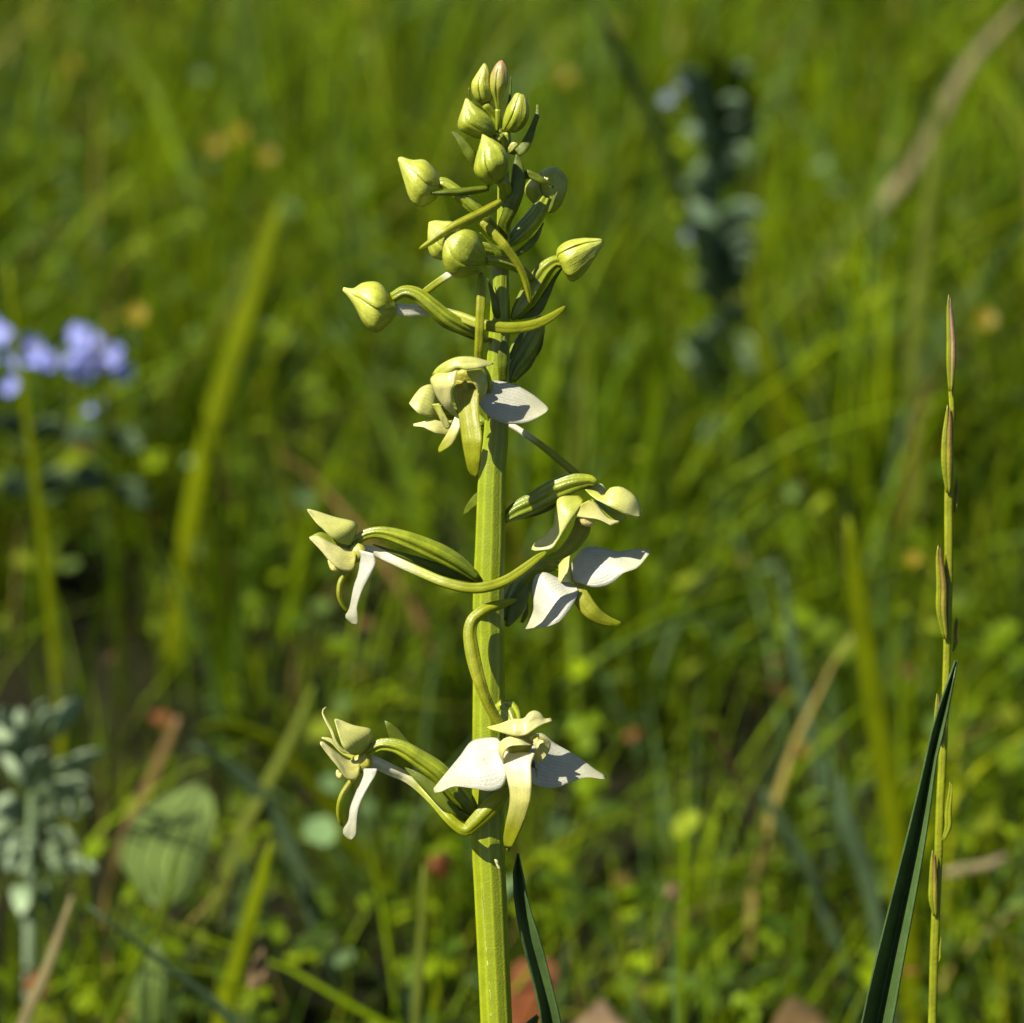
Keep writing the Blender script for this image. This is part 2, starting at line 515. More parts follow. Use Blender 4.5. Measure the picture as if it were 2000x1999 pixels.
# ------------------------------------------------------------------ the orchid
orchid = empty('orchid_plant', W(1010, 3850, 0))
tag(orchid, 'tall green butterfly orchid spike with white flowers below and buds on top', 'orchid')
STEM = [(1012, 3860, 62), (990, 2500, 62), (970, 2000, 61), (958, 1740, 62), (954, 1640, 63), (955, 1290, 61), (954, 1178, 60), (958, 1060, 58), (962, 917, 53),
        (969, 855, 48), (972, 731, 45), (977, 606, 38), (977, 544, 34), (982, 480, 28), (985, 410, 27), (983, 340, 23), (978, 285, 17), (974, 225, 9), (971, 190, 6)]
tube('stem', 0, STEM, 0, M['stem'], orchid, n=120, m=48, ribs=9, amp=.032, sharp=True, twist=.8)


def flower(x, y, k, d, label=None):
    ox, oy, sc = VIEW[k]
    f = empty('flower', W(ox + x / sc, oy + y / sc, d), orchid)
    if label: f['label'] = label
    return f


def bud_part(x, y, k, d, label=None):
    ox, oy, sc = VIEW[k]
    f = empty('bud', W(ox + x / sc, oy + y / sc, d), orchid)
    if label: f['label'] = label
    return f


# --- flower facing the viewer, lowest on the stem
f = flower(1280, 560, 4, -6, 'open white flower with spread sepals facing outward')
tube('ovary', 4, [(1175, 640, 70), (1165, 480, 95), (1175, 370, 120), (1210, 335, 130), (1240, 370, 125), (1265, 440, 90)], (1, 1, .5, -1, -3, -5), M['ovary'], f, ribs=6, amp=.12, twist=2)
sheet('lateral_sepal', 4, [(1215, 560), (1165, 508), (1085, 503), (1000, 525), (930, 615), (850, 712), (795, 780), (768, 815)],
      [(1225, 650), (1212, 735), (1188, 805), (1120, 828), (1000, 810), (890, 800), (815, 833), (776, 838)], (-6.2, -6.2, -6.6, -7), M['white'], f, bulge=1.6, nv=15, nu=24, wave=.2)
sheet('lateral_sepal', 4, [(1340, 560), (1372, 488), (1432, 478), (1500, 532), (1570, 572), (1660, 625), (1745, 692), (1815, 735)],
      [(1330, 680), (1365, 775), (1450, 808), (1540, 801), (1620, 768), (1700, 745), (1775, 752), (1817, 757)], (-5.4, -4.6, -4, -4), M['white'], f, bulge=1.0, nv=15, nu=24, wave=.2)
sheet('dorsal_sepal', 4, [(1095, 438), (1170, 418), (1250, 390), (1318, 385), (1350, 350), (1385, 338), (1422, 355), (1442, 386), (1482, 383)],
      [(1097, 444), (1170, 468), (1260, 492), (1310, 492), (1352, 474), (1390, 448), (1420, 430), (1450, 416), (1490, 402)], (-6, -7.5, -9, -9, -8, -7), M['cream'], f, bulge=1.2, nv=13, nu=24, wave=.3)
sheet('petal', 4, [(1195, 665), (1165, 590), (1170, 540), (1200, 508), (1262, 494), (1325, 515), (1378, 546)],
      [(1203, 662), (1192, 620), (1205, 580), (1232, 556), (1280, 549), (1330, 549), (1376, 550)], (-8, -9, -9.5, -9.5, -8), M['cream'], f, bulge=.3, crease=0, tw=-.9)
sheet('petal', 4, [(1350, 500), (1400, 478), (1450, 500), (1482, 535), (1470, 590), (1430, 640), (1410, 664)],
      [(1356, 520), (1385, 545), (1388, 575), (1385, 600), (1392, 630), (1400, 652), (1407, 664)], (-8.5, -8.5, -7.5, -7), M['cream'], f, bulge=.3, crease=0, tw=.5)
tube('column', 4, [(1290, 480, 150), (1288, 540, 170), (1285, 600, 120)], (-7, -7.5, -7), M['column'], f, flat=.6)
sheet('anther', 4, [(1375, 510), (1392, 500), (1400, 495), (1412, 512), (1440, 520)], [(1380, 545), (1395, 572), (1405, 570), (1415, 545), (1442, 530)], -9.4, M['cream'], f, bulge=.6, nu=10, nv=7)
sheet('lip', 4, [(1205, 590), (1200, 660), (1218, 740), (1238, 830), (1236, 910), (1216, 1010), (1200, 1100), (1204, 1158), (1212, 1168)],
      [(1385, 600), (1362, 660), (1364, 745), (1362, 850), (1340, 955), (1300, 1060), (1265, 1135), (1248, 1164), (1240, 1170)], (-8, -9.5, -10.5, -10.5, -9.5, -8, -6.5), M['lip'], f, bulge=1.3, nu=28, nv=13, thick=.4)
tube('spur', 4, [(1182, 425, 52), (1140, 370, 58), (1085, 260, 62), (1040, 130, 72), (1012, 20, 80), (995, -75, 78), (990, -150, 74), (1010, -215, 70), (1070, -268, 68), (1150, -300, 58), (1240, -328, 34), (1272, -336, 14)],
     (-6, -6.5, -7, -7, -6.5, -6, -5.5, -5, -4.5, -3.5, -3), M['spur'], f, n=48, flat=.6, ribs=4, amp=.11)

# --- low flower on the other side, in profile
f = flower(330, 620, 4, -2, 'white flower in profile low on the stem, opposite the facing one')
tube('ovary', 4, [(1008, 948, 60), (900, 830, 105), (800, 715, 115), (680, 630, 105), (560, 560, 90), (450, 545, 75), (370, 585, 70), (320, 612, 60)], (-2.6, -3, -3.5, -3.5, -3, -2.5), M['ovary'], f, n=36, ribs=6, amp=.13, twist=3)
sheet('lateral_sepal', 4, [(345, 600), (383, 545), (400, 485), (388, 450), (285, 428), (200, 395), (172, 388)],
      [(325, 606), (270, 602), (220, 562), (195, 500), (178, 440), (168, 400), (165, 394)], (-3.5, -5, -5.5, -5), M['greenish'], f, bulge=1.3)
sheet('dorsal_sepal', 4, [(300, 600), (222, 572), (180, 520), (155, 460), (125, 400), (102, 362), (98, 340), (118, 318)],
      [(300, 610), (212, 590), (165, 530), (140, 465), (110, 405), (92, 362), (90, 335), (112, 314)], (-5, -6, -6, -5, -4), M['cream'], f, bulge=.3, nv=5)
sheet('petal', 4, [(325, 625), (250, 640), (190, 600), (140, 560), (95, 528), (78, 528)], [(318, 720), (285, 762), (235, 750), (185, 680), (120, 600), (80, 540)], (-4.5, -5.5, -6, -6), M['cream'], f, bulge=1.4)
sheet('petal', 4, [(300, 600), (200, 560), (150, 510), (88, 498)], [(290, 640), (210, 600), (150, 540), (90, 507)], (-2.5, -2.5, -2.5), M['greenish'], f, bulge=.3)
tube('column', 4, [(370, 640, 110), (320, 660, 120), (280, 680, 90)], -3.5, M['column'], f, flat=.8)
tube('pollinium', 4, [(185, 700, 16), (190, 722, 34), (205, 738, 38), (222, 742, 10)], -5, M['pollen'], f, n=9, m=10)
tube('lip', 4, [(285, 745, 40), (250, 790, 38), (212, 850, 34), (194, 910, 32), (192, 970, 30), (205, 1020, 26), (216, 1038, 10)], (-4, -5, -5.5, -5, -4), M['lipgreen'], f, flat=1.6)
sheet('lateral_sepal', 4, [(345, 690), (335, 740), (295, 840), (262, 930), (250, 1010), (220, 1060), (224, 1095), (262, 1127)],
      [(425, 690), (420, 725), (375, 800), (330, 890), (308, 960), (302, 1040), (300, 1090), (268, 1127)], (-5, -5.5, -6, -5.5), M['white'], f, bulge=1.2, nu=24)
tube('spur', 4, [(350, 645, 62), (400, 650, 68), (500, 695, 66), (630, 760, 56), (760, 880, 50), (860, 990, 58), (930, 1052, 62), (968, 1064, 70), (1010, 1030, 84), (1090, 950, 98), (1160, 880, 90), (1220, 815, 50), (1240, 790, 18)],
     (-2.5, -1.5, -.5, -1, -3, -5, -5.5, -5.5, -5, -4), M['spurwhite'], f, n=48, flat=.6, ribs=4, amp=.11)
sheet('bract', 4, [(1008, 1000), (880, 905), (790, 790), (690, 720), (595, 682)], [(972, 1020), (900, 985), (820, 940), (720, 830), (597, 692)], (-4, -4.8, -4.5, -4, -3), M['bract'], orchid, bulge=.9)
sheet('bract', 4, [(1012, 940), (920, 800), (780, 660), (640, 550), (545, 440), (475, 398)], [(1000, 990), (880, 900), (760, 740), (620, 640), (515, 530), (470, 402)], (-1.2, -.8, 0, .5, 0), M['bract'], orchid, bulge=.8)

# --- flower in profile, halfway up
f = flower(310, 500, 3, -2, 'white flower in profile halfway up the stem')
tube('ovary', 3, [(945, 672, 40), (870, 610, 75), (780, 555, 95), (680, 508, 95), (560, 462, 82), (450, 432, 62), (370, 438, 52), (300, 478, 46)], (-2, -2.6, -3, -3.2, -3, -2.5), M['ovary'], f, n=36, ribs=6, amp=.13, twist=3)
sheet('lateral_sepal', 3, [(285, 495), (305, 445), (318, 402), (300, 374), (200, 350), (100, 318), (56, 308)], [(275, 497), (220, 482), (170, 446), (135, 412), (105, 385), (78, 350), (54, 312)], (-4, -5, -5, -4.5), M['greenish'], f, bulge=1.2)
sheet('petal', 3, [(310, 500), (270, 470), (220, 470), (170, 445), (120, 430), (64, 456)], [(300, 560), (250, 540), (200, 510), (150, 470), (115, 452), (66, 462)], (-2.5, -2.5, -3), M['ovary'], f, bulge=.5)
sheet('petal', 3, [(315, 510), (280, 520), (220, 505), (170, 480), (110, 450), (65, 456)], [(303, 600), (285, 632), (240, 632), (180, 590), (130, 530), (68, 464)], (-4.5, -5.5, -5.5, -5), M['cream'], f, bulge=1.3)
tube('column', 3, [(345, 520, 90), (315, 540, 95), (285, 560, 70)], -3.5, M['column'], f, flat=.8)
tube('pollinium', 3, [(165, 575, 10), (176, 595, 24), (195, 620, 34), (215, 632, 10)], -5, M['pollen'], f, n=9, m=10)
tube('lip', 3, [(268, 635, 34), (240, 665, 32), (222, 710, 28), (222, 765, 27), (240, 810, 25), (262, 840, 20), (268, 850, 8)], (-3.5, -4.5, -5, -4.5, -4), M['lipgreen'], f, flat=1.6)
sheet('lateral_sepal', 3, [(322, 520), (335, 560), (318, 640), (295, 730), (275, 830), (254, 866), (262, 885), (298, 916)], [(400, 540), (412, 592), (382, 660), (340, 740), (315, 820), (320, 870), (320, 905), (304, 916)], (-5, -5.5, -5.5, -5), M['white'], f, bulge=1.0, nu=24)
tube('spur', 3, [(325, 515, 45), (400, 530, 52), (500, 575, 52), (640, 638, 54), (780, 695, 54), (900, 722, 55), (1000, 715, 56), (1100, 680, 55), (1200, 615, 52), (1270, 560, 40), (1305, 535, 18)],
     (-2, -1.5, -2.5, -3.5, -4.8, -5.4, -5.4, -4.8, -4, -3), M['spurwhite'], f, n=48, flat=.6, ribs=4, amp=.11)
sheet('bract', 3, [(940, 650), (800, 610), (640, 560), (500, 520), (398, 490)], [(925, 692), (800, 668), (640, 600), (500, 540), (400, 496)], (-1.4, -1.6, -2, -1.8), M['bract'], orchid, bulge=.5)

# --- upper flower on the far side of the stem
f = flower(1540, 240, 3, 1, 'cream flower in profile beneath a dark green ovary')
tube('ovary', 3, [(1085, 365, 40), (1150, 318, 85), (1250, 268, 105), (1360, 205, 110), (1450, 170, 95), (1530, 158, 62), (1565, 172, 40)], (0, .5, 1, 1.5, 1, .5), M['ovary'], f, n=36, ribs=6, amp=.13, twist=3)
sheet('lateral_sepal', 3, [(1510, 205), (1570, 215), (1605, 240), (1640, 198), (1705, 194), (1775, 245), (1806, 315)], [(1510, 208), (1550, 245), (1600, 275), (1660, 305), (1710, 330), (1765, 350), (1803, 345)], (-.5, -2, -3, -3, -2), M['greenish'], f, bulge=1.1)
sheet('dorsal_sepal', 3, [(1500, 200), (1560, 180), (1600, 178), (1622, 215)], [(1510, 210), (1560, 225), (1600, 240), (1620, 232)], (1, 1.5, 1.5), M['greenish'], f, bulge=.6)
sheet('petal', 3, [(1540, 255), (1590, 270), (1640, 310), (1690, 335), (1725, 345)], [(1560, 300), (1600, 350), (1650, 385), (1690, 380), (1726, 350)], (.5, 0, -.5), M['ovary'], f, bulge=.6)
sheet('petal', 3, [(1530, 262), (1570, 280), (1600, 320), (1640, 360), (1692, 372)], [(1490, 280), (1460, 338), (1500, 352), (1580, 362), (1645, 394)], (-.5, -1.5, -2), M['cream'], f, bulge=1.0)
tube('column', 3, [(1500, 345, 60), (1515, 370, 60), (1545, 378, 40), (1560, 370, 10)], -1.2, M['pollen'], f, n=10)
sheet('lateral_sepal', 3, [(1480, 238), (1375, 248), (1352, 320), (1340, 395), (1285, 455), (1244, 488), (1228, 520)], [(1500, 262), (1470, 320), (1432, 375), (1395, 430), (1365, 475), (1335, 515), (1245, 527)], (0, -1.5, -2, -2, -1.5), M['greenish'], f, bulge=1.2, nu=22)
tube('lip', 3, [(1500, 360, 80), (1490, 420, 92), (1440, 495, 78), (1380, 545, 55), (1320, 566, 40), (1290, 570, 14)], (0, .3, .5, .3, 0), M['lipgreen'], f, flat=.35, n=20)
tube('spur', 2, [(1130, 1310, 36), (1200, 1350, 36), (1310, 1425, 40), (1420, 1510, 44), (1540, 1610, 46), (1620, 1680, 44), (1660, 1730, 40)], (6, 5.5, 4.5, 3.5, 2.5, 2), M['spurwhite'], f, n=28, flat=.6, ribs=4, amp=.11)
sheet('bract', 3, [(1090, 350), (1160, 290), (1240, 250), (1300, 215), (1330, 190)], [(1095, 372), (1180, 360), (1280, 335), (1360, 285), (1332, 195)], (.5, 1.5, 2.5, 3), M['bract'], orchid, bulge=.4)
sheet('bract', 3, [(950, 210), (915, 250), (885, 295), (872, 335)], [(945, 290), (925, 305), (900, 325), (876, 340)], (5, 6, 7), M['bract'], orchid, bulge=.5, nu=10, nv=7)

# --- lower flower on the far side, seen past the spur
f = flower(1400, 680, 3, 4, 'white flower half in shade behind the curved spur')
tube('ovary', 3, [(1080, 880, 50), (1120, 800, 95), (1180, 700, 115), (1250, 625, 105), (1330, 595, 80), (1390, 605, 60)], (2, 4, 6, 6.5, 6, 5.5), M['ovary'], f, n=30, ribs=6, amp=.13, twist=2)
sheet('lateral_sepal', 3, [(1440, 690), (1430, 620), (1460, 560), (1520, 508), (1600, 514), (1680, 532), (1760, 520), (1847, 518)], [(1455, 690), (1480, 695), (1520, 708), (1570, 718), (1640, 702), (1710, 645), (1785, 615), (1846, 545)], (3, 2, 1.5, 2), M['white'], f, bulge=1.0, nu=24, nv=13, wave=.2)
sheet('lateral_sepal', 3, [(1420, 690), (1360, 665), (1300, 640), (1252, 655), (1228, 740), (1238, 830), (1215, 890), (1195, 932)], [(1450, 705), (1472, 730), (1462, 780), (1435, 830), (1385, 890), (1320, 922), (1250, 930), (1200, 938)], (3, 1.5, 1, 1.5), M['white'], f, bulge=1.1, nu=24, nv=13, wave=.2)
sheet('dorsal_sepal', 3, [(1365, 560), (1372, 620), (1368, 690)], [(1440, 520), (1425, 600), (1430, 690)], (5, 3.5, 2.5), M['greenish'], f, bulge=.8, nu=10)
tube('lip', 3, [(1465, 700, 60), (1490, 770, 92), (1535, 835, 88), (1590, 880, 70), (1650, 902, 46), (1695, 908, 22)], (2.5, 1.5, 1, 1.5, 2), M['lipgreen'], f, flat=.4, n=22)
sheet('bract', 3, [(1090, 920), (1110, 820), (1150, 740), (1220, 690)], [(1110, 925), (1150, 890), (1200, 830), (1225, 700)], (1, 2, 3), M['bract'], orchid, bulge=.5)
sheet('bract', 3, [(1170, 900), (1190, 850), (1205, 800)], [(1185, 905), (1210, 860), (1212, 800)], (3, 3, 3), M['bract'], orchid, bulge=.2, nu=8, nv=5)

# --- hooded flower facing the viewer, upper half of the stem
f = flower(880, 1100, 2, -6, 'hooded cream flower facing outward on the upper stem')
tube('ovary', 2, [(1030, 1330, 60), (1010, 1200, 80), (990, 1080, 90), (960, 1000, 95), (920, 960, 80)], (0, -1, -2.5, -4, -5), M['ovary'], f, ribs=6, amp=.12)
sheet('lateral_sepal', 2, [(930, 1090), (1000, 1048), (1080, 1045), (1185, 1072), (1290, 1130), (1350, 1180), (1388, 1215)], [(930, 1150), (960, 1205), (1010, 1265), (1075, 1300), (1150, 1316), (1260, 1302), (1365, 1248), (1386, 1225)], (-4, -3.8, -3.6, -3.5), M['white'], f, bulge=1.2, nu=24, nv=15)
sheet('dorsal_sepal', 2, [(655, 1005), (700, 950), (800, 898), (900, 893), (980, 912), (1042, 934)], [(700, 1010), (770, 990), (815, 965), (880, 975), (960, 962), (1040, 940)], (-8, -9.5, -10, -9.5, -8), M['greenish'], f, bulge=1.2, nu=22)
sheet('petal', 2, [(700, 985), (648, 1028), (660, 1085), (690, 1150), (730, 1205), (780, 1250), (822, 1275)], [(820, 965), (810, 1020), (802, 1060), (780, 1110), (785, 1180), (800, 1230), (828, 1272)], (-9, -9.8, -9, -7.5), M['cream'], f, bulge=1.5, nu=22)
sheet('petal', 2, [(870, 972), (960, 975), (998, 1030), (1000, 1090), (980, 1145), (945, 1190)], [(880, 1010), (905, 1040), (930, 1080), (940, 1120), (940, 1160), (938, 1192)], (-8, -8.5, -8, -7), M['greenish'], f, bulge=1.0)
tube('column', 2, [(870, 990, 130), (868, 1040, 165), (868, 1090, 150), (872, 1130, 110)], (-6.5, -6, -6, -6), M['column'], f, flat=.4)
tube('stigma', 2, [(866, 1045, 20), (862, 1065, 46), (868, 1090, 40), (880, 1115, 14)], -7.6, M['column'], f, n=10, m=12, flat=.5)
sheet('lip', 2, [(795, 1085), (800, 1150), (822, 1230), (838, 1330), (850, 1420), (872, 1540), (892, 1610), (922, 1642)], [(955, 1100), (950, 1180), (952, 1260), (958, 1310), (970, 1400), (962, 1520), (950, 1615), (926, 1644)], (-7, -8.5, -10, -11, -10.5, -9), M['lipgreen'], f, bulge=1.1, nu=30, nv=13, thick=.4)
tube('spur', 2, [(955, 960, 52), (948, 880, 54), (953, 760, 56), (958, 640, 58), (964, 500, 58), (966, 400, 46), (960, 365, 26)], (-5, -6, -6.5, -6.5, -6, -5), M['spur'], f, n=36, flat=.6, ribs=4, amp=.11)

# --- half hidden flower behind the hooded one
f = flower(640, 1240, 2, 2, 'small half hidden flower behind the hooded one')
sheet('lateral_sepal', 2, [(700, 1200), (690, 1120), (650, 1068), (590, 1085), (545, 1135)], [(700, 1240), (650, 1270), (590, 1260), (540, 1220), (512, 1185)], (0, -1, -1.5, -1), M['greenish'], f, bulge=1.2)
sheet('petal', 2, [(790, 1290), (720, 1300), (650, 1285), (600, 1300), (538, 1315)], [(760, 1390), (700, 1380), (640, 1355), (600, 1335), (540, 1328)], (-1, -2, -2, -1.5), M['cream'], f, bulge=.9)
sheet('dorsal_sepal', 2, [(655, 1190), (690, 1250), (720, 1310), (748, 1348)], [(700, 1185), (735, 1250), (765, 1310), (772, 1335)], (-3, -3, -2.5), M['greenish'], f, bulge=.4, nv=7)
sheet('lip', 2, [(800, 1270), (770, 1340), (735, 1400), (700, 1460), (695, 1490)], [(838, 1290), (830, 1340), (805, 1410), (770, 1455), (705, 1495)], (-4.5, -4.5, -4, -3.5), M['lip'], f, bulge=.6, nv=9)
tube('ovary', 2, [(985, 1310, 50), (900, 1260, 80), (800, 1230, 90), (710, 1225, 60)], (1.5, 3.5, 4, 2), M['ovary'], f, ribs=6, amp=.1)
tube('spur', 2, [(720, 1230, 36), (800, 1290, 36), (900, 1330, 34), (985, 1360, 20)], (3, 5, 5, 3), M['spur'], f, flat=.6, ribs=4, amp=.11)

# --- dark ovary and bract on the shaded side
f = bud_part(1250, 850, 2, 3, 'dark shaded bud tucked behind the stem')
tube('ovary', 2, [(1145, 1045, 40), (1175, 960, 110), (1225, 870, 150), (1275, 780, 140), (1320, 690, 90), (1335, 640, 40)], (1.5, 3, 4.5, 5, 5), M['ovary'], f, ribs=6, amp=.14, twist=2, n=28)
sheet('bract', 2, [(1145, 900), (1160, 840), (1195, 770), (1240, 700)], [(1150, 910), (1185, 860), (1215, 800), (1245, 705)], (0, .5, 1, 1.5), M['bract'], orchid, bulge=.4, nu=12, nv=7)
sheet('bract', 2, [(1160, 1045), (1250, 950), (1340, 850), (1362, 730)], [(1175, 1055), (1235, 1000), (1290, 935), (1364, 735)], (2, 3, 4, 5), M['bract'], orchid, bulge=.4)
sheet('bract', 2, [(1075, 1050), (1070, 950), (1075, 850), (1110, 760)], [(1120, 1050), (1130, 950), (1130, 850), (1115, 765)], (-1.6, -2.4, -2.4, -2), M['bract'], orchid, bulge=.5)
sheet('bract', 2, [(1085, 680), (1040, 620), (1025, 520), (1005, 400)], [(1100, 680), (1085, 620), (1060, 520), (1010, 402)], (-1, -1.8, -1.8, -2), M['bract'], orchid, bulge=.5)

# --- buds along the top of the spike
f = bud_part(410, 560, 2, -2, 'pale bud held out sideways on an arching ovary')
bud(f, 2, [(425, 560), (388, 525), (352, 468), (300, 434), (220, 440), (165, 470), (120, 466), (98, 463)], [(430, 590), (418, 640), (370, 692), (300, 738), (232, 685), (182, 585), (140, 520), (99, 470)], (-2.5, -3, -3), M['bud'], seams=(.4, 1.05, 1.6))
tube('ovary', 2, [(1000, 790, 40), (920, 740, 66), (830, 700, 90), (740, 645, 92), (650, 570, 86), (560, 500, 78), (480, 482, 66), (410, 520, 60)], (-1, -2, -3, -3.2, -3, -2.6), M['ovary'], f, n=36, ribs=6, amp=.13, twist=2.5)
tube('spur', 2, [(415, 585, 60), (480, 600, 78), (570, 602, 72), (700, 612, 66), (830, 640, 62), (940, 680, 64), (1060, 705, 70), (1180, 710, 70), (1300, 690, 64), (1400, 645, 52), (1470, 595, 30), (1490, 575, 12)],
     (-2, -1.5, -.5, -1.5, -3.5, -5, -5, -4.6, -4, -3), M['spurwhite'], f, n=48, flat=.6, ribs=4, amp=.11)
sheet('bract', 2, [(980, 790), (850, 740), (740, 690), (600, 575)], [(960, 800), (840, 755), (720, 700), (602, 580)], (-1.5, -2, -2.5, -2.6), M['bract'], orchid, bulge=.3, nv=7)

f = bud_part(1470, 300, 2, 1, 'pale pointed bud on a thick green ovary, away from the others')
bud(f, 1, [(1325, 1650), (1297, 1620), (1310, 1555), (1380, 1508), (1500, 1484), (1580, 1486), (1640, 1494), (1655, 1515)], [(1335, 1690), (1350, 1725), (1370, 1780), (1412, 1816), (1460, 1795), (1535, 1715), (1600, 1630), (1654, 1535)], (0, -1, -1), M['bud'], seams=(.2, .66, 1.4))
tube('ovary', 2, [(1160, 655, 30), (1195, 610, 75), (1250, 530, 108), (1310, 430, 108), (1370, 340, 92), (1430, 295, 72), (1475, 300, 64)], (-.5, 0, .5, .5, 0, 0), M['ovary'], f, n=34, ribs=6, amp=.13, twist=2)
sheet('bract', 2, [(1180, 650), (1290, 580), (1380, 450), (1440, 360), (1475, 330)], [(1200, 660), (1330, 625), (1390, 520), (1430, 420), (1478, 336)], (0, 1, 1.5, .6), M['bract'], orchid, bulge=.4)

f = bud_part(780, 1680, 1, -6, 'olive bud facing outward in front of the stem')
bud(f, 1, [(782, 1690), (730, 1735), (660, 1772), (560, 1792), (500, 1755), (455, 1690), (438, 1600), (445, 1500), (462, 1462)], [(775, 1655), (768, 1600), (742, 1525), (685, 1452), (610, 1424), (540, 1434), (500, 1448), (480, 1452), (470, 1458)], (-5, -7, -8, -8), M['budgreen'], seams=(.28, .56, 1.5), deep=.75)
tube('ovary', 1, [(1110, 1800, 60), (1050, 1735, 72), (950, 1690, 74), (850, 1662, 74), (775, 1655, 70)], (-1, -2, -3.5, -5), M['ovary'], f, n=20, ribs=6, amp=.1)
f = bud_part(430, 1560, 1, -3, 'yellowish bud half hidden by the olive one')
bud(f, 1, [(560, 1600), (520, 1640), (440, 1655), (380, 1640), (340, 1580), (328, 1490), (330, 1420), (336, 1372)], [(600, 1540), (590, 1440), (540, 1380), (500, 1360), (460, 1356), (420, 1354), (380, 1354), (342, 1366)], (-3, -3.5, -3.5), M['bud'], seams=(.3, .75, 1.5))
tube('spur', 2, [(790, 360, 44), (740, 392, 46), (670, 440, 46), (615, 482, 44), (590, 500, 24)], (-2.5, -1.5, -1), M['spurwhite'], f, n=16, flat=.6, ribs=4, amp=.11)
tube('ovary', 1, [(950, 1640, 60), (850, 1590, 80), (720, 1560, 80), (600, 1570, 60)], (-1, -2, -3, -3), M['ovary'], f, ribs=6, amp=.1)
sheet('bract', 1, [(880, 1700), (830, 1600), (790, 1520), (720, 1450)], [(930, 1720), (900, 1620), (850, 1560), (724, 1446)], (-2, -3, -3, -3), M['bract'], orchid, bulge=.5)

f = bud_part(410, 1090, 1, -3, 'pointed pale bud held out sideways below the cluster')
bud(f, 1, [(425, 1090), (418, 1040), (365, 965), (300, 912), (220, 910), (170, 896), (135, 884), (112, 888)], [(418, 1115), (385, 1190), (330, 1225), (262, 1248), (205, 1195), (162, 1070), (132, 965), (114, 896)], (-3, -4, -4.5), M['bud'], seams=(.35, .8, 1.5))
tube('ovary', 1, [(850, 1450, 60), (790, 1370, 88), (700, 1280, 94), (610, 1200, 92), (520, 1120, 86), (440, 1070, 80), (405, 1080, 70)], (-2, -3.5, -4, -4, -3.5), M['ovary'], f, n=26, ribs=6, amp=.1)
tube('spur', 1, [(735, 1370, 40), (800, 1430, 62), (880, 1510, 62), (960, 1610, 58), (1020, 1700, 52), (1060, 1790, 48), (1085, 1880, 44), (1100, 1960, 26), (1104, 1985, 10)], (-5, -5.5, -6, -5.5, -5, -4.5, -4), M['spur'], f, n=34, flat=.6, ribs=4, amp=.11)
sheet('bract', 1, [(800, 1090), (720, 1098), (600, 1110), (480, 1120), (410, 1135), (330, 1148)], [(790, 1130), (720, 1148), (600, 1165), (480, 1168), (410, 1165), (332, 1152)], (-4, -5, -5.5, -5.5), M['bract'], orchid, bulge=.6, fold=.3)

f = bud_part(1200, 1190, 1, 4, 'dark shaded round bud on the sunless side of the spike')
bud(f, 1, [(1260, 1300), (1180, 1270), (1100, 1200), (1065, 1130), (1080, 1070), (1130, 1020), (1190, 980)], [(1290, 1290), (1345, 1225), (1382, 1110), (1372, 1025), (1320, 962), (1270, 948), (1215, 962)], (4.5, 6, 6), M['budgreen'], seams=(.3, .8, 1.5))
tube('ovary', 1, [(935, 1545, 40), (990, 1490, 95), (1060, 1420, 120), (1130, 1340, 120), (1180, 1260, 105), (1215, 1190, 80)], (0, 1, 2, 2.8, 3.5), M['ovary'], f, n=26, ribs=6, amp=.14, twist=2)
sheet('bract', 1, [(980, 1600), (1060, 1540), (1140, 1460), (1200, 1370)], [(1000, 1630), (1090, 1580), (1160, 1500), (1205, 1375)], (0, 1, 2, 2.5), M['bract'], orchid, bulge=.4)
sheet('bract', 1, [(1030, 1030), (1075, 975), (1150, 1000), (1220, 1045), (1280, 1100)], [(1050, 1060), (1090, 1040), (1150, 1065), (1220, 1095), (1270, 1115)], (-1, -1.5, -1.5, -1), M['bract'], orchid, bulge=.6)
sheet('bract', 1, [(1235, 1300), (1255, 1230), (1280, 1180), (1307, 1137)], [(1250, 1300), (1275, 1250), (1295, 1200), (1309, 1140)], (-1, -1, -1), M['bract'], orchid, bulge=.2, nu=10, nv=5)
sheet('bract', 1, [(900, 1500), (860, 1400), (900, 1280), (950, 1120), (970, 960), (998, 850)], [(930, 1500), (945, 1400), (1015, 1260), (1062, 1100), (1050, 950), (1002, 850)], (-1, -2, -2.4, -2.2, -1.5), M['bract'], orchid, bulge=.9, nu=24)
tube('spur', 1, [(880, 1215, 50), (820, 1255, 66), (720, 1310, 70), (620, 1355, 66), (520, 1405, 62), (420, 1468, 54), (340, 1525, 42), (285, 1560, 26), (265, 1570, 8)], (-4, -6, -7.5, -8.5, -9, -9, -8.5), M['spur'], f, n=34, flat=.6, ribs=4, amp=.11)

f = bud_part(850, 1010, 1, -4, 'large green bud in the middle of the cluster')
bud(f, 1, [(860, 1080), (800, 1090), (735, 1055), (682, 985), (690, 900), (712, 810), (730, 745), (738, 708)], [(900, 1050), (925, 985), (938, 890), (895, 800), (835, 752), (795, 730), (765, 712), (748, 704)], (-3.5, -4.5, -4.5, -4), M['budgreen'], seams=(.3, .68, 1.5))
tube('ovary', 1, [(940, 1200, 60), (920, 1120, 90), (890, 1050, 95)], (-1, -2.5, -3.5), M['ovary'], f, n=12, ribs=6, amp=.1)
f = bud_part(820, 690, 1, -2, 'green bud leaning over the bract beneath it')
bud(f, 1, [(845, 715), (780, 742), (700, 738), (625, 705), (564, 660), (560, 600), (582, 530), (612, 440)], [(845, 680), (832, 625), (790, 570), (740, 530), (690, 488), (660, 460), (640, 440), (622, 432)], (-2, -3, -3), M['budgreen'], seams=(.3, .62, 1.5))
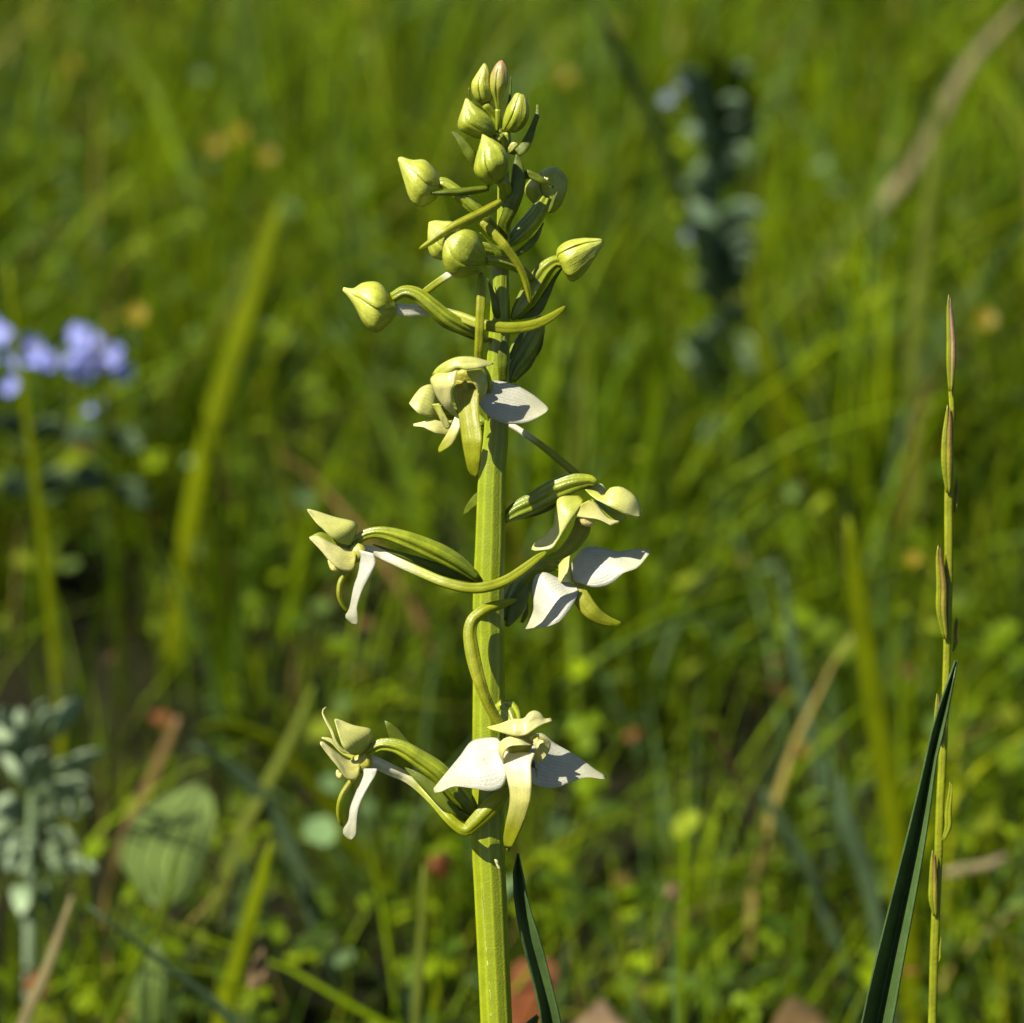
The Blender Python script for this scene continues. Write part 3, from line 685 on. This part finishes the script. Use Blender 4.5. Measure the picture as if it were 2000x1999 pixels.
tube('ovary', 1, [(900, 860, 40), (890, 790, 70), (860, 720, 80)], (0, -1, -2), M['ovary'], f, n=10, ribs=6, amp=.1)
f = bud_part(900, 660, 1, 0, 'striped green bud beside the topmost pair')
bud(f, 1, [(890, 680), (892, 610), (920, 520), (955, 450), (985, 400), (1010, 392), (1030, 400)], [(930, 690), (1000, 692), (1060, 640), (1092, 560), (1088, 470), (1070, 425), (1045, 402)], (0, -.8, -.8), M['budgreen'], seams=(.28, .66, 1.45))
tube('ovary', 1, [(900, 850, 40), (920, 780, 70), (915, 700, 75)], (0, 0, 0), M['ovary'], f, n=10, ribs=6, amp=.1)
sheet('bract', 1, [(940, 850), (1010, 800), (1080, 690), (1120, 600), (1145, 540), (1150, 480)], [(1030, 870), (1080, 830), (1120, 750), (1150, 640), (1172, 560), (1165, 480)], (-.5, 0, 1, 1.5, 2), M['bract'], orchid, bulge=.6)
sheet('bract', 1, [(720, 960), (700, 860), (640, 780), (560, 700), (510, 686)], [(690, 985), (640, 920), (590, 835), (545, 750), (508, 690)], (-2, -2.6, -2.6, -2), M['bract'], orchid, bulge=.6)
sheet('bract', 1, [(930, 820), (960, 770), (985, 765), (1005, 770)], [(950, 850), (975, 830), (1000, 800), (1006, 775)], (-1.5, -2, -2), M['greenish'], orchid, bulge=.2, nu=8, nv=5)
f = bud_part(745, 480, 1, -1, 'yellow green pointed bud of the topmost pair')
bud(f, 1, [(735, 482), (690, 445), (663, 385), (662, 320), (690, 265), (725, 205), (752, 170)], [(760, 482), (812, 455), (816, 400), (795, 310), (795, 240), (785, 200), (766, 172)], (0, -1, -1), M['bud'], seams=(.3, .75, 1.5))
tube('ovary', 1, [(862, 680, 34), (825, 560, 55), (770, 480, 70)], (0, 0, -.5), M['ovary'], f, n=12, ribs=6, amp=.1)
sheet('bract', 1, [(700, 480), (650, 440), (636, 400), (640, 352)], [(715, 500), (670, 470), (650, 430), (645, 354)], (1, 1, 1), M['bract'], orchid, bulge=.2, nu=10, nv=5)
f = bud_part(860, 540, 1, -1, 'pink tipped bud at the very top of the spike')
bud(f, 1, [(848, 540), (830, 455), (800, 375), (795, 310), (812, 235), (845, 175), (872, 150)], [(872, 540), (900, 425), (930, 340), (934, 290), (930, 215), (910, 168), (888, 147)], (-.5, -1.2, -1.2), M['budpink'], seams=(.3, .8, 1.5))
tube('ovary', 1, [(855, 690, 20), (858, 620, 34), (860, 520, 48)], (-.3, -.5, -.5), M['ovary'], f, n=12)
sheet('bract', 1, [(885, 640), (915, 540), (945, 400), (958, 270)], [(895, 640), (935, 540), (960, 400), (962, 270)], (1.5, 2, 2), M['bract'], orchid, bulge=.2, nu=12, nv=5)

# small dry crust running down a groove of the stem
tube('crust', 7, [(662 + 62 * q / 46 + random.gauss(0, 1.2), 640 + 740 * q / 46, (2.5 + 7 * (q / 46) ** .7) * random.uniform(.25, 1.2)) for q in range(47)], -2.02, M['fluff'], orchid, n=150, m=7, wob=.3)
tube('fluff', 7, [(735, 495, 8), (745, 505, 20), (748, 520, 14), (758, 540, 16), (764, 548, 6)], -3.0, M['fluff'], orchid, n=8, m=6)
tube('withered_tip', 7, [(815, 415, 30), (808, 435, 26), (808, 450, 10)], (-6.5, -6, -6), M['browntip'], orchid, n=8, m=8)

# the tiny insect on the broad sepal
bug = empty('insect', W(600 + 1370 / 3.116, 1280 + 655 / 3.116, -6.4))
tag(bug, 'tiny dark insect with thin legs on the open white flower', 'insect')
tube('body', 4, [(1348, 625, 10), (1358, 640, 32), (1370, 662, 36), (1382, 682, 16)], -6.6, M['insect'], bug, n=10, m=10)
for a, b in (((1372, 660, 4), (1398, 745, 2)), ((1378, 675, 4), (1402, 712, 2)), ((1362, 640, 4), (1345, 612, 2)), ((1370, 655, 4), (1400, 650, 2))):
    tube('leg', 4, [a, ((a[0] + b[0]) / 2 + 5, (a[1] + b[1]) / 2, 4), b], -6.5, M['insect'], bug, n=6, m=5)

# ------------------------------------------------------------------ grasses beside the orchid
M['blade'] = plant_mat('broad_blade', (.06, .105, .026), (.066, .115, .03), trans=.3, rough=.4, spec=.35, veins=12, vein_dark=.8, grain=1500, bump=.25)
M['spike'] = plant_mat('spike_yellow_green', (0.1955, 0.2295, 0.0068), (0.2295, 0.2465, 0.0068), trans=.15, rough=.4, veins=4, vein_dark=.8, grain=2000, bump=.3)
M['spikebrown'] = plant_mat('spike_brown', (.20, .21, .008), (.21, .17, .018), (.17, .07, .03), trans=.15, rough=.5, veins=3, vein_dark=.7, grain=2000, bump=.3)
M['spikepink'] = plant_mat('spike_pink', (0.216, 0.216, 0.016), (0.32, 0.192, 0.104), (0.24, 0.128, 0.12), trans=.15, rough=.5, veins=3, vein_dark=.7, grain=2000, bump=.3)

g = empty('grass_shoot', W(1560, 3850, -4))
tag(g, 'wide dark green grass blade folded lengthwise, crossing the thin yellow grass spike', 'grass blade')
sheet('leaf_blade', 6, [(430, 6200), (640, 2500), (730, 1931), (800, 1620), (880, 1300), (960, 980), (1040, 650), (1090, 430), (1200, 105)],
      [(520, 6200), (760, 2500), (885, 1931), (935, 1650), (1000, 1300), (1060, 950), (1108, 600), (1150, 430), (1212, 105)], -4, M['blade'], g, bulge=0, fold=-4.2, nu=50, crease=0, nv=13, thick=.25, wave=.25)
g = empty('grass_shoot', W(1200, 3850, 2))
tag(g, 'narrow dark grass blade close against the orchid stem', 'grass blade')
sheet('leaf_blade', 7, [(1160, 5200), (1000, 1800), (985, 1377), (960, 1230), (900, 1000), (860, 830), (838, 680), (836, 560), (845, 470), (858, 462)],
      [(1330, 5200), (1150, 1800), (1090, 1377), (1050, 1200), (1000, 1000), (955, 850), (918, 740), (900, 640), (875, 520), (862, 462)], (3, 3, 2.5, 2), M['blade'], g, bulge=0, fold=-3.6, crease=0, nu=44, nv=11, thick=.22)
sheet('leaf_blade', 7, [(960, 1330), (920, 1360), (880, 1400), (840, 1500)], [(975, 1345), (960, 1385), (930, 1430), (880, 1530)], (5, 6, 8), M['blade'], g, bulge=.5, nu=10, nv=5)
g = empty('grass_spike', W(1790, 3850, 8))
tag(g, 'slender yellow green grass spike with brown tipped spikelets pressed to its stalk', 'grass')
tube('stalk', 0, [(1790, 3850, 20), (1808, 2400, 18), (1821, 1999, 18), (1826, 1830, 19), (1832, 1700, 18), (1837, 1560, 18), (1844, 1430, 16), (1848, 1330, 16), (1850, 1250, 16), (1853, 1120, 18), (1853, 960, 18), (1857, 880, 12), (1859, 790, 11), (1857, 740, 13), (1857, 650, 12)],
     8, M['spike'], g, n=90, m=12, ribs=4, amp=.08)


def spikelet(k, base, mid, tip, w, d, tipmat):
    p = empty('spikelet', W(VIEW[k][0] + base[0] / VIEW[k][2], VIEW[k][1] + base[1] / VIEW[k][2], d), g)
    bx, by = base; mx, my = mid; tx, ty = tip
    for off, mm, sc_, dd in ((-.24, M['spike'], 1.0, 0), (.24, tipmat, .93, -.3)):
        tube('glume', k, [(bx + off * w * .5, by, w * .3), (mx + off * w, (my + by) / 2, w * .62), (mx + off * w, my, w * .6), (tx + off * w * .7, my + (ty - my) * .7 * sc_, w * .34), (tx + off * w * .4, my + (ty - my) * sc_, w * .06)], d + dd, mm, p, n=16, m=9, ribs=3, amp=.07)


spikelet(5, (1176, 680), (1178, 420), (1170, 195), 42, 7, M['spikepink'])
spikelet(5, (1165, 1190), (1158, 930), (1165, 750), 52, 7, M['spikebrown'])
spikelet(5, (1195, 1290), (1203, 1200), (1205, 1120), 19, 8.5, M['spikebrown'])
spikelet(5, (1150, 1925), (1130, 1650), (1118, 1455), 50, 7, M['spikebrown'])
spikelet(5, (1190, 1990), (1203, 1880), (1205, 1815), 22, 8.5, M['spikebrown'])
spikelet(6, (1125, 520), (1110, 400), (1112, 270), 32, 7, M['spikebrown'])
spikelet(6, (1140, 1010), (1165, 870), (1176, 715), 32, 7, M['spike'])
spikelet(6, (1100, 1390), (1090, 1230), (1090, 1060), 42, 7, M['spikebrown'])
spikelet(6, (1105, 1640), (1118, 1560), (1124, 1490), 23, 8, M['spike'])

# ------------------------------------------------------------------ single plants that stand out of the meadow
M['b_bright'] = plant_mat('blade_bright', (.16, .205, .0015), (.19, .23, .0015), trans=.45, rough=.5, spec=.15, grain=500, bump=.15, veins=5, vein_dark=.85)
M['b_green'] = plant_mat('blade_green', (0.0675, 0.105, 0.00225), (0.0825, 0.1275, 0.003), trans=.4, rough=.5, spec=.15, grain=500, bump=.15, veins=5, vein_dark=.85)
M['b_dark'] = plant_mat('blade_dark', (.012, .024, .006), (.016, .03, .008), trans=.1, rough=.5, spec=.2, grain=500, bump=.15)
M['b_pale'] = plant_mat('blade_pale', (0.144, 0.18, 0.0216), (0.1728, 0.2016, 0.0288), trans=.4, rough=.5, spec=.15, grain=500, bump=.15, veins=5, vein_dark=.88)
M['b_blue'] = plant_mat('blade_blue_green', (0.0825, 0.135, 0.05625), (0.1125, 0.1725, 0.075), trans=.35, rough=.5, spec=.3, grain=500, bump=.15, veins=5, vein_dark=.85)
M['b_straw'] = plant_mat('blade_straw', (0.216, 0.18, 0.078), (0.252, 0.21, 0.102), trans=.3, rough=.6, spec=.2, grain=500, bump=.2, veins=4, vein_dark=.8)
M['b_brown'] = plant_mat('blade_brown', (0.14, 0.085, 0.03), (0.15, 0.1, 0.035), trans=.2, rough=.6, spec=.2, grain=500, bump=.2, veins=4, vein_dark=.8)
M['stalked'] = plant_mat('stalked_leaf', (.12, .19, .10), (.19, .27, .16), trans=.35, rough=.6, spec=.15, grain=500, bump=.15)
M['woolly'] = plant_mat('woolly_leaf', (.20, .28, .13), (.32, .40, .24), trans=.25, rough=.8, spec=.1, grain=900, bump=.5, veins=3, vein_dark=.8)
M['plantain'] = plant_mat('ribbed_leaf', (0.1425, 0.21, 0.0375), (0.18, 0.2475, 0.06), trans=.35, rough=.45, spec=.3, grain=500, bump=.5, veins=5, vein_dark=.78, vb=.8)
M['bluepetal'] = plant_mat('speedwell_petal', (.40, .42, .68), (.15, .19, .62), trans=.3, rough=.5, spec=.2, grain=900, bump=.2, veins=5, vein_dark=.85)
M['palepetal'] = plant_mat('pale_blue_petal', (0.18, 0.216, 0.252), (0.156, 0.192, 0.27), trans=.3, rough=.5, spec=.2, grain=900, bump=.2)
M['yellowpetal'] = plant_mat('yellow_petal', (.20, .15, .002), (.23, .175, .002), trans=.3, rough=.4, spec=.3, grain=900, bump=.2)
M['rust'] = plant_mat('leaf_rust', (.19, .055, .015), (.22, .08, .03), trans=.25, rough=.6, spec=.2, grain=400, bump=.3, veins=4, vein_dark=.8)
M['salmon'] = plant_mat('leaf_salmon', (.22, .15, .07), (.26, .17, .09), trans=.25, rough=.6, spec=.2, grain=400, bump=.3, veins=4, vein_dark=.8)


def to_ground(pts, damp=.6):
    pts = [tuple(p) for p in pts]
    (x0, y0, w0), (x1, y1, w1) = pts[-2], pts[-1]
    if W(x1, y1)[2] <= 0: return pts
    slope = (x1 - x0) / max(30, abs(y1 - y0)) * damp
    slope = max(-.8, min(.8, slope))
    y = y1
    while W(x1 + slope * (y - y1), y)[2] > -.006: y += 8
    mid = (y1 + y) / 2
    return pts + [(x1 + slope * (mid - y1), mid, w1), (x1 + slope * .9 * (y - y1), y, w1 * .7)]


def ribbon(name, pts, d, mat, parent, bulge=.8, nu=20, nv=5, thick=.2):
    P = np.array(pts, float)
    T = np.gradient(P[:, :2], axis=0)
    T /= np.linalg.norm(T, axis=1)[:, None] + 1e-9
    Nn = np.stack([-T[:, 1], T[:, 0]], 1)
    A = P[:, :2] + Nn * P[:, 2:3] / 2
    B = P[:, :2] - Nn * P[:, 2:3] / 2
    wmm = float(P[:, 2].max()) * mpp(W(P[0, 0], P[0, 1])) * 1000
    return sheet(name, 0, A.tolist(), B.tolist(), d, mat, parent, bulge=bulge, nu=nu, nv=nv, thick=thick, tw=-.3 * wmm)


def shoot(label, pts, Y, mat, name='grass_shoot', cat='grass blade', dip=0, group=None, part='leaf_blade'):
    PLANE[:] = [Y, 0.0]
    pts = [(a, b, c * .78) for a, b, c in to_ground(pts)]
    g = empty(name, W(pts[-1][0], pts[-1][1]))
    tag(g, label, cat, group)
    ribbon(part, pts, (dip, 0, -dip), M[mat], g, bulge=1.2)
    return g


shoot('bright yellow green blade leaning over beside the blue flowers', [(548, 395, 8), (522, 480, 40), (490, 590, 48), (435, 760, 50), (388, 930, 44)], .45, 'b_bright')
shoot('long olive stalk rising through the blue flowers', [(15, 520, 10), (40, 720, 18), (85, 1050, 24), (112, 1330, 26)], .33, 'b_bright', cat='stalk', name='meadow_stalk', part='stalk')
shoot('broad bright green blade, straight, behind the thin yellow grass spike', [(1655, 1010, 10), (1672, 1130, 46), (1712, 1400, 56), (1752, 1640, 56)], .24, 'b_bright')
shoot('tall pale green blade where the dry beige stem joins', [(1838, 180, 10), (1812, 420, 32), (1785, 690, 38), (1788, 900, 36)], .55, 'b_pale')
shoot('dry beige stem slanting across the tall pale green blade', [(1992, 10, 10), (1890, 130, 24), (1795, 310, 32), (1730, 390, 36), (1655, 465, 34)], .75, 'b_straw', cat='stem', name='dry_stalk', part='stem')
shoot('blue green blade beside the broad bright blade', [(1528, 1120, 8), (1548, 1260, 28), (1590, 1450, 34), (1612, 1560, 30)], .30, 'b_blue')
shoot('short blue green blade below its longer neighbour', [(1490, 1545, 8), (1520, 1600, 26), (1575, 1690, 30)], .25, 'b_blue')
shoot('wide blue green blade next to the folded dark blade', [(1640, 1520, 8), (1650, 1600, 44), (1690, 1700, 46), (1710, 1790, 36)], .22, 'b_blue')
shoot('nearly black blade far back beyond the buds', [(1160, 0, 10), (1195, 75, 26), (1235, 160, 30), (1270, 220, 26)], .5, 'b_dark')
shoot('thin blue green stalk slanting low in front of the ribbed leaf', [(172, 1770, 7), (270, 1845, 13), (370, 1922, 20), (465, 2005, 26)], .12, 'b_blue', cat='stalk', name='meadow_stalk', part='stalk')
shoot('dark green blade crossing the thin blue green stalk', [(352, 1660, 5), (315, 1790, 17), (262, 1900, 24), (212, 2005, 26)], .14, 'b_green')
shoot('thin upright olive blade behind the slanting blue green stalk', [(155, 1560, 5), (172, 1760, 12), (192, 1900, 20), (215, 2010, 22)], .17, 'b_green')
shoot('long pale green blade beside the ribbed leaf', [(612, 1340, 6), (555, 1470, 26), (470, 1630, 32), (440, 1720, 36), (402, 1830, 40)], .25, 'b_pale')
shoot('bright olive blade rising from the litter beside the long pale blade', [(530, 1640, 8), (505, 1740, 34), (455, 1910, 44), (430, 2010, 46)], .17, 'b_bright')
shoot('pale yellowish blade standing upright beside the orchid stem', [(828, 1690, 6), (824, 1800, 20), (820, 1900, 24), (812, 2010, 25)], .13, 'b_pale')
shoot('brown dry stem above the ribbed leaf', [(348, 1400, 14), (315, 1480, 28), (280, 1560, 32), (250, 1625, 30)], .28, 'b_brown', cat='stem', name='dry_stalk', part='stem')
shoot('pale straw stem low beside the woolly plant', [(140, 1750, 6), (115, 1830, 22), (85, 1910, 26), (42, 2010, 28)], .13, 'b_straw', cat='stem', name='dry_stalk', part='stem')
shoot('drooping blue green blade over the ribbed leaf', [(375, 1455, 12), (450, 1500, 34), (515, 1565, 46), (560, 1640, 42)], .25, 'b_blue')
shoot('bright green blade lying almost level above the ribbed leaf', [(385, 1425, 8), (430, 1422, 36), (490, 1436, 38), (550, 1465, 30)], .3, 'b_bright')
shoot('pale green slanting blade past the thin yellow grass spike', [(1905, 1770, 8), (1935, 1800, 24), (1980, 1850, 28), (2020, 1900, 28)], .2, 'b_pale')
shoot('upright bright blade below the blue green stalked plant', [(1462, 560, 8), (1480, 640, 34), (1520, 780, 40), (1540, 900, 38)], .5, 'b_bright')
shoot('tall green blade leaning past the blue green stalked plant', [(1690, 330, 8), (1640, 450, 36), (1560, 560, 44), (1480, 700, 42)], .6, 'b_green')
shoot('pale green blade behind the thin yellow grass spike', [(1790, 560, 8), (1782, 700, 30), (1792, 860, 36), (1800, 960, 36)], .48, 'b_pale')

# --- dry twig and fallen leaves
PLANE[:] = [.24, 0.0]
tag(tube('dry_twig', 0, [(1842, 1708, 14), (1880, 1700, 24), (1930, 1690, 22), (1968, 1672, 12)], 0, M['b_straw'], None, n=12, m=8, wob=.1), 'short pale twig lying level behind the yellow grass spike', 'twig')


def leaf(name, label, A, B, Y, mat, cat, d=0, bulge=2.0):
    PLANE[:] = [Y, 0.0]
    return tag(sheet(name, 0, A, B, d, M[mat], None, bulge=bulge, nu=14, nv=9, thick=.3, wave=1.5), label, cat)


leaf('fallen_leaf', 'rust red fallen leaf behind the foot of the orchid stem', [(985, 2010), (990, 1930), (1010, 1880), (1060, 1872)], [(1050, 2010), (1075, 1960), (1090, 1910), (1080, 1875)], .17, 'rust', 'leaf', d=(0, 15, 30), bulge=.8)
leaf('fallen_leaf', 'salmon pink dry leaf lying near the rust red one', [(1090, 2040), (1112, 2010), (1140, 1985), (1172, 1952)], [(1240, 2050), (1228, 2012), (1200, 1978), (1180, 1953)], .15, 'salmon', 'leaf', d=(0, 15, 30), bulge=.8)
leaf('fallen_leaf', 'brown curled dry leaf at the foot of the folded dark blade', [(1505, 2030), (1515, 1985), (1545, 1950), (1578, 1962)], [(1640, 2035), (1632, 2010), (1606, 1985), (1588, 1966)], .16, 'b_brown', 'leaf', d=(0, 15, 30), bulge=.8)
leaf('fallen_leaf', 'small orange leaf fragment beside the orchid stem', [(840, 1710), (838, 1690), (846, 1672), (858, 1668)], [(872, 1712), (880, 1695), (875, 1678), (864, 1668)], .24, 'rust', 'leaf', bulge=.8)
leaf('fallen_leaf', 'small peach leaf fragment low among bright clover', [(1302, 1760), (1300, 1742), (1308, 1728), (1318, 1726)], [(1328, 1760), (1332, 1745), (1328, 1732), (1320, 1726)], .2, 'salmon', 'leaf', bulge=.8)
leaf('fallen_leaf', 'narrow pink dry leaf standing among clover', [(485, 1930), (488, 1900), (500, 1870), (512, 1855)], [(512, 1932), (520, 1905), (522, 1880), (516, 1855)], .15, 'salmon', 'leaf', bulge=.8)

# --- ribbed broad leaves
PLANE[:] = [.2, 0.0]
g = empty('broadleaf_plant', W(325, 2150)); tag(g, 'low plant with a broad ribbed light green leaf', 'plant')
sheet('leaf', 0, [(296, 1768), (262, 1722), (232, 1668), (268, 1590), (318, 1560), (398, 1520)], [(325, 1772), (375, 1735), (408, 1660), (420, 1600), (412, 1555), (392, 1533)], (0, 14, 28, 42), M['plantain'], g, bulge=3, nu=22, nv=21, thick=.4, wave=1.2)
sheet('leaf', 0, [(262, 2010), (255, 1940), (268, 1880), (300, 1838)], [(320, 2010), (335, 1950), (330, 1890), (306, 1838)], (-20, -18, -14), M['plantain'], g, bulge=2, nu=16, nv=15, thick=.4)
tube('stalk', 0, [(312, 1768, 10), (318, 1850, 12), (322, 2000, 14), (325, 2160, 14)], (0, -3, -6), M['b_pale'], g, n=14, m=8)
tube('stalk', 0, [(290, 2005, 10), (305, 2080, 12), (325, 2160, 12)], (-20, -14, -6), M['b_pale'], g, n=10, m=8)

# --- woolly grey green plant
PLANE[:] = [.22, 0.0]
g = empty('woolly_plant', W(60, 2150)); tag(g, 'woolly grey green plant with a whorl of soft pointed leaves', 'plant')
tube('stem', 0, [(70, 1450, 14), (68, 1560, 24), (62, 1760, 28), (60, 2160, 26)], (4, 4, 2, 0), M['woolly'], g, n=20, m=10)
for q in range(44):
    bx, by = random.uniform(20, 120), random.uniform(1440, 1760)
    a = math.atan2(by - 1560, (bx - 68) * 2.2) + random.gauss(0, .5)
    ln = random.uniform(45, 115)
    tx, ty = bx + ln * math.cos(a), by + ln * .7 * math.sin(a) - 18
    w = random.uniform(20, 42)
    d0 = random.uniform(-10, 14); d1 = d0 + random.uniform(-16, 8)
    mx, my = (bx + tx) / 2, (by + ty) / 2 - 14
    ribbon('leaf', [(bx, by, w * .35), ((bx + mx) / 2, (by + my) / 2 - 4, w * .85), (mx, my, w), ((mx + tx) / 2, (my + ty) / 2, w * .75), (tx, ty, w * .06)], (d0, (d0 + d1) / 2 - 2, d1), M['woolly'], g, bulge=1.8, nu=14, nv=7, thick=.25)


# --- speedwell, yellow flowers
def ring_flower(name, parent, c, normal, r, n, mat, cup=.25, wide=.5):
    """n petals round a centre, each a sub-part of the flower"""
    f = empty(name, c, parent)
    nz = Vector(normal).normalized()
    ex = nz.orthogonal().normalized(); ey = nz.cross(ex)
    a0 = random.random() * 6.28
    for q in range(n):
        a = a0 + q * 2 * math.pi / n
        e = ex * math.cos(a) + ey * math.sin(a); s = nz.cross(e)
        V, UV = [], []
        for i in range(6):
            u = i / 5
            hw = r * wide * math.sin(math.pi * min(1, .08 + .80 * u)) ** .8
            for j in range(5):
                v = j / 4
                p = Vector(c) + e * (r * u) + s * (hw * (2 * v - 1)) + nz * (r * cup * u * u + r * .12 * (2 * v - 1) ** 2)
                V.append(tuple(p)); UV.append((u, v))
        link_mesh('petal', V, grid_faces(6, 5), mat, f, UV)
    return f


def speedwell(label, root, stems, flowers, leaves, Y):
    PLANE[:] = [Y, 0.0]
    g = empty('speedwell_plant', W(*root)); tag(g, label, 'flower', 'blue speedwell in flower')
    for st in stems: tube('stem', 0, to_ground(st), 0, M['b_green'], g, n=20, m=8)
    flowers = flowers + [(x + random.uniform(-26, 26), y + random.uniform(-30, 24), r * .7, d + random.uniform(-8, 8)) for x, y, r, d in flowers]
    for x, y, r, d in flowers:
        c = W(x, y + 14, d)
        ring_flower('flower', g, c, (-.35 + random.gauss(0, .25), -.75, .55 + random.gauss(0, .2)), r * random.uniform(.5, .85) * mpp(c), 4, M['bluepetal'], wide=.55, cup=random.uniform(-.2, .5))
    for bx, by, tx, ty, w in leaves:
        mx, my = (bx + tx) / 2, (by + ty) / 2 - 8
        ribbon('leaf', [(bx, by, w * .4), (mx, my, w), ((mx + tx) / 2, (my + ty) / 2, w * .7), (tx, ty, w * .08)], (2, 0, -6), M['b_blue'], g, bulge=1, nu=12, nv=5)


speedwell('blue speedwell with a loose cluster of flowers by the long olive stalk', (45, 1400), [[(40, 660, 8), (50, 800, 10), (62, 950, 12)]],
          [(2, 640, 40, -3), (72, 668, 44, -5), (40, 690, 30, 2), (22, 742, 26, 0), (-25, 690, 36, 0), (95, 690, 30, 2)], [(55, 850, -10, 820, 46), (58, 860, 130, 830, 46), (62, 960, -5, 950, 54), (64, 960, 150, 935, 54)], .40)
speedwell('blue speedwell with two tight flower clusters and one low single flower', (200, 1400), [[(175, 640, 8), (195, 800, 10), (215, 950, 12)], [(215, 680, 7), (205, 790, 9), (215, 950, 11)]],
          [(152, 640, 36, -3), (162, 700, 38, -6), (215, 690, 42, -4), (240, 715, 26, 3), (175, 788, 18, -3), (185, 655, 30, 4)], [(200, 840, 130, 860, 48), (205, 850, 280, 880, 46), (212, 950, 130, 930, 56), (215, 950, 300, 990, 50)], .42)


YL = {268: 'small yellow flower just above the blue speedwell', 1784: 'small yellow flower low behind the thin yellow grass spike', 1926: 'small yellow flower beside the tip of the thin yellow grass spike',
      1735: 'small yellow flower by the slanting dry beige stem', 1100: 'small yellow flower beyond the topmost orchid buds', 1205: 'small yellow flower beside the nearly black blade'}
for q in (418, 466, 522): YL[q] = 'one of three small yellow flowers growing close together'


def yellow_flower(x, y, r, Y):
    PLANE[:] = [Y, 0.0]
    pts = to_ground([(x, y, 5), (x + 3, y + 60, 6)])
    g = empty('yellow_flower', W(pts[-1][0], pts[-1][1])); tag(g, YL.get(x, 'small yellow meadow flower far off in the open grass'), 'flower', 'yellow flowers scattered in the meadow')
    c = W(x, y, -3)
    ring_flower('bloom', g, c, (-.2 + random.gauss(0, .2), -.7, .7), r * .8 * mpp(c), 5, M['yellowpetal'], wide=.5)
    tube('stem', 0, pts, 0, M['b_green'], g, n=12, m=6)


for x, y, r, Y in [(418, 285, 24, .75), (466, 264, 25, .78), (522, 306, 22, .72), (90, 66, 26, 1.05), (138, 132, 28, .95), (702, 4, 26, 1.1), (1100, 150, 24, .85), (1735, 288, 20, .8), (1757, 30, 30, 1.1),
                   (1784, 1092, 20, .33), (1926, 625, 26, .5), (1205, 50, 24, 1.0), (268, 615, 28, .45), (5, 105, 22, 1.0)]:
    yellow_flower(x, y, r, Y)

# --- blue green stalked plant
PLANE[:] = [.55, 0.0]
g = empty('blue_green_plant', W(1425, 1000)); tag(g, 'tall blue green stalked plant with pale blue specks and a dark leafy head', 'plant')
tube('stem', 0, to_ground([(1400, 130, 14), (1400, 300, 20), (1405, 480, 24), (1415, 700, 26), (1425, 850, 26)]), 0, M['b_blue'], g, n=24, m=10)
for i in range(40):
    u = i / 39
    y = 170 + 680 * u + 30 * math.sin(u * 19)
    sd = -1 if i % 2 else 1
    ln = random.uniform(50, 110)
    x = 1400 + 25 * u
    tx, ty = x + sd * ln * random.uniform(.6, 1.0), y - random.uniform(10, 90)
    w = random.uniform(34, 58)
    ribbon('leaf', [(x, y, w * .5), ((x * 2 + tx) / 3, (y * 2 + ty) / 3, w), ((x + 2 * tx) / 3, (y + 2 * ty) / 3, w * .8), (tx, ty + 14, w * .08)], (0, random.uniform(-26, 10)), M['stalked'], g, bulge=1.5, nu=10, nv=5)
for x, y, w, tx, ty in [(1385, 260, 50, 1345, 120), (1410, 260, 56, 1440, 110), (1400, 250, 56, 1395, 90), (1420, 270, 50, 1480, 160)]:
    ribbon('leaf', [(x, y, w * .5), ((x * 2 + tx) / 3, (y * 2 + ty) / 3, w), ((x + 2 * tx) / 3, (y + 2 * ty) / 3, w * .8), (tx, ty, w * .08)], (-2, -8), M['b_green'], g, bulge=2.5, nu=10, nv=5)
for x, y, r in [(1303, 195, 15), (1350, 460, 16), (1330, 170, 10)]:
    c = W(x, y, -8)
    ring_flower('flower', g, c, (-.3, -.7, .6), r * mpp(c), 5, M['palepetal'])
    tube('flower_stalk', 0, [(x, y, 4), ((x + 1402) / 2, y + 40, 5), (1402, y + 60, 6)], (-8, -4, 0), M['b_blue'], g, n=8, m=6)
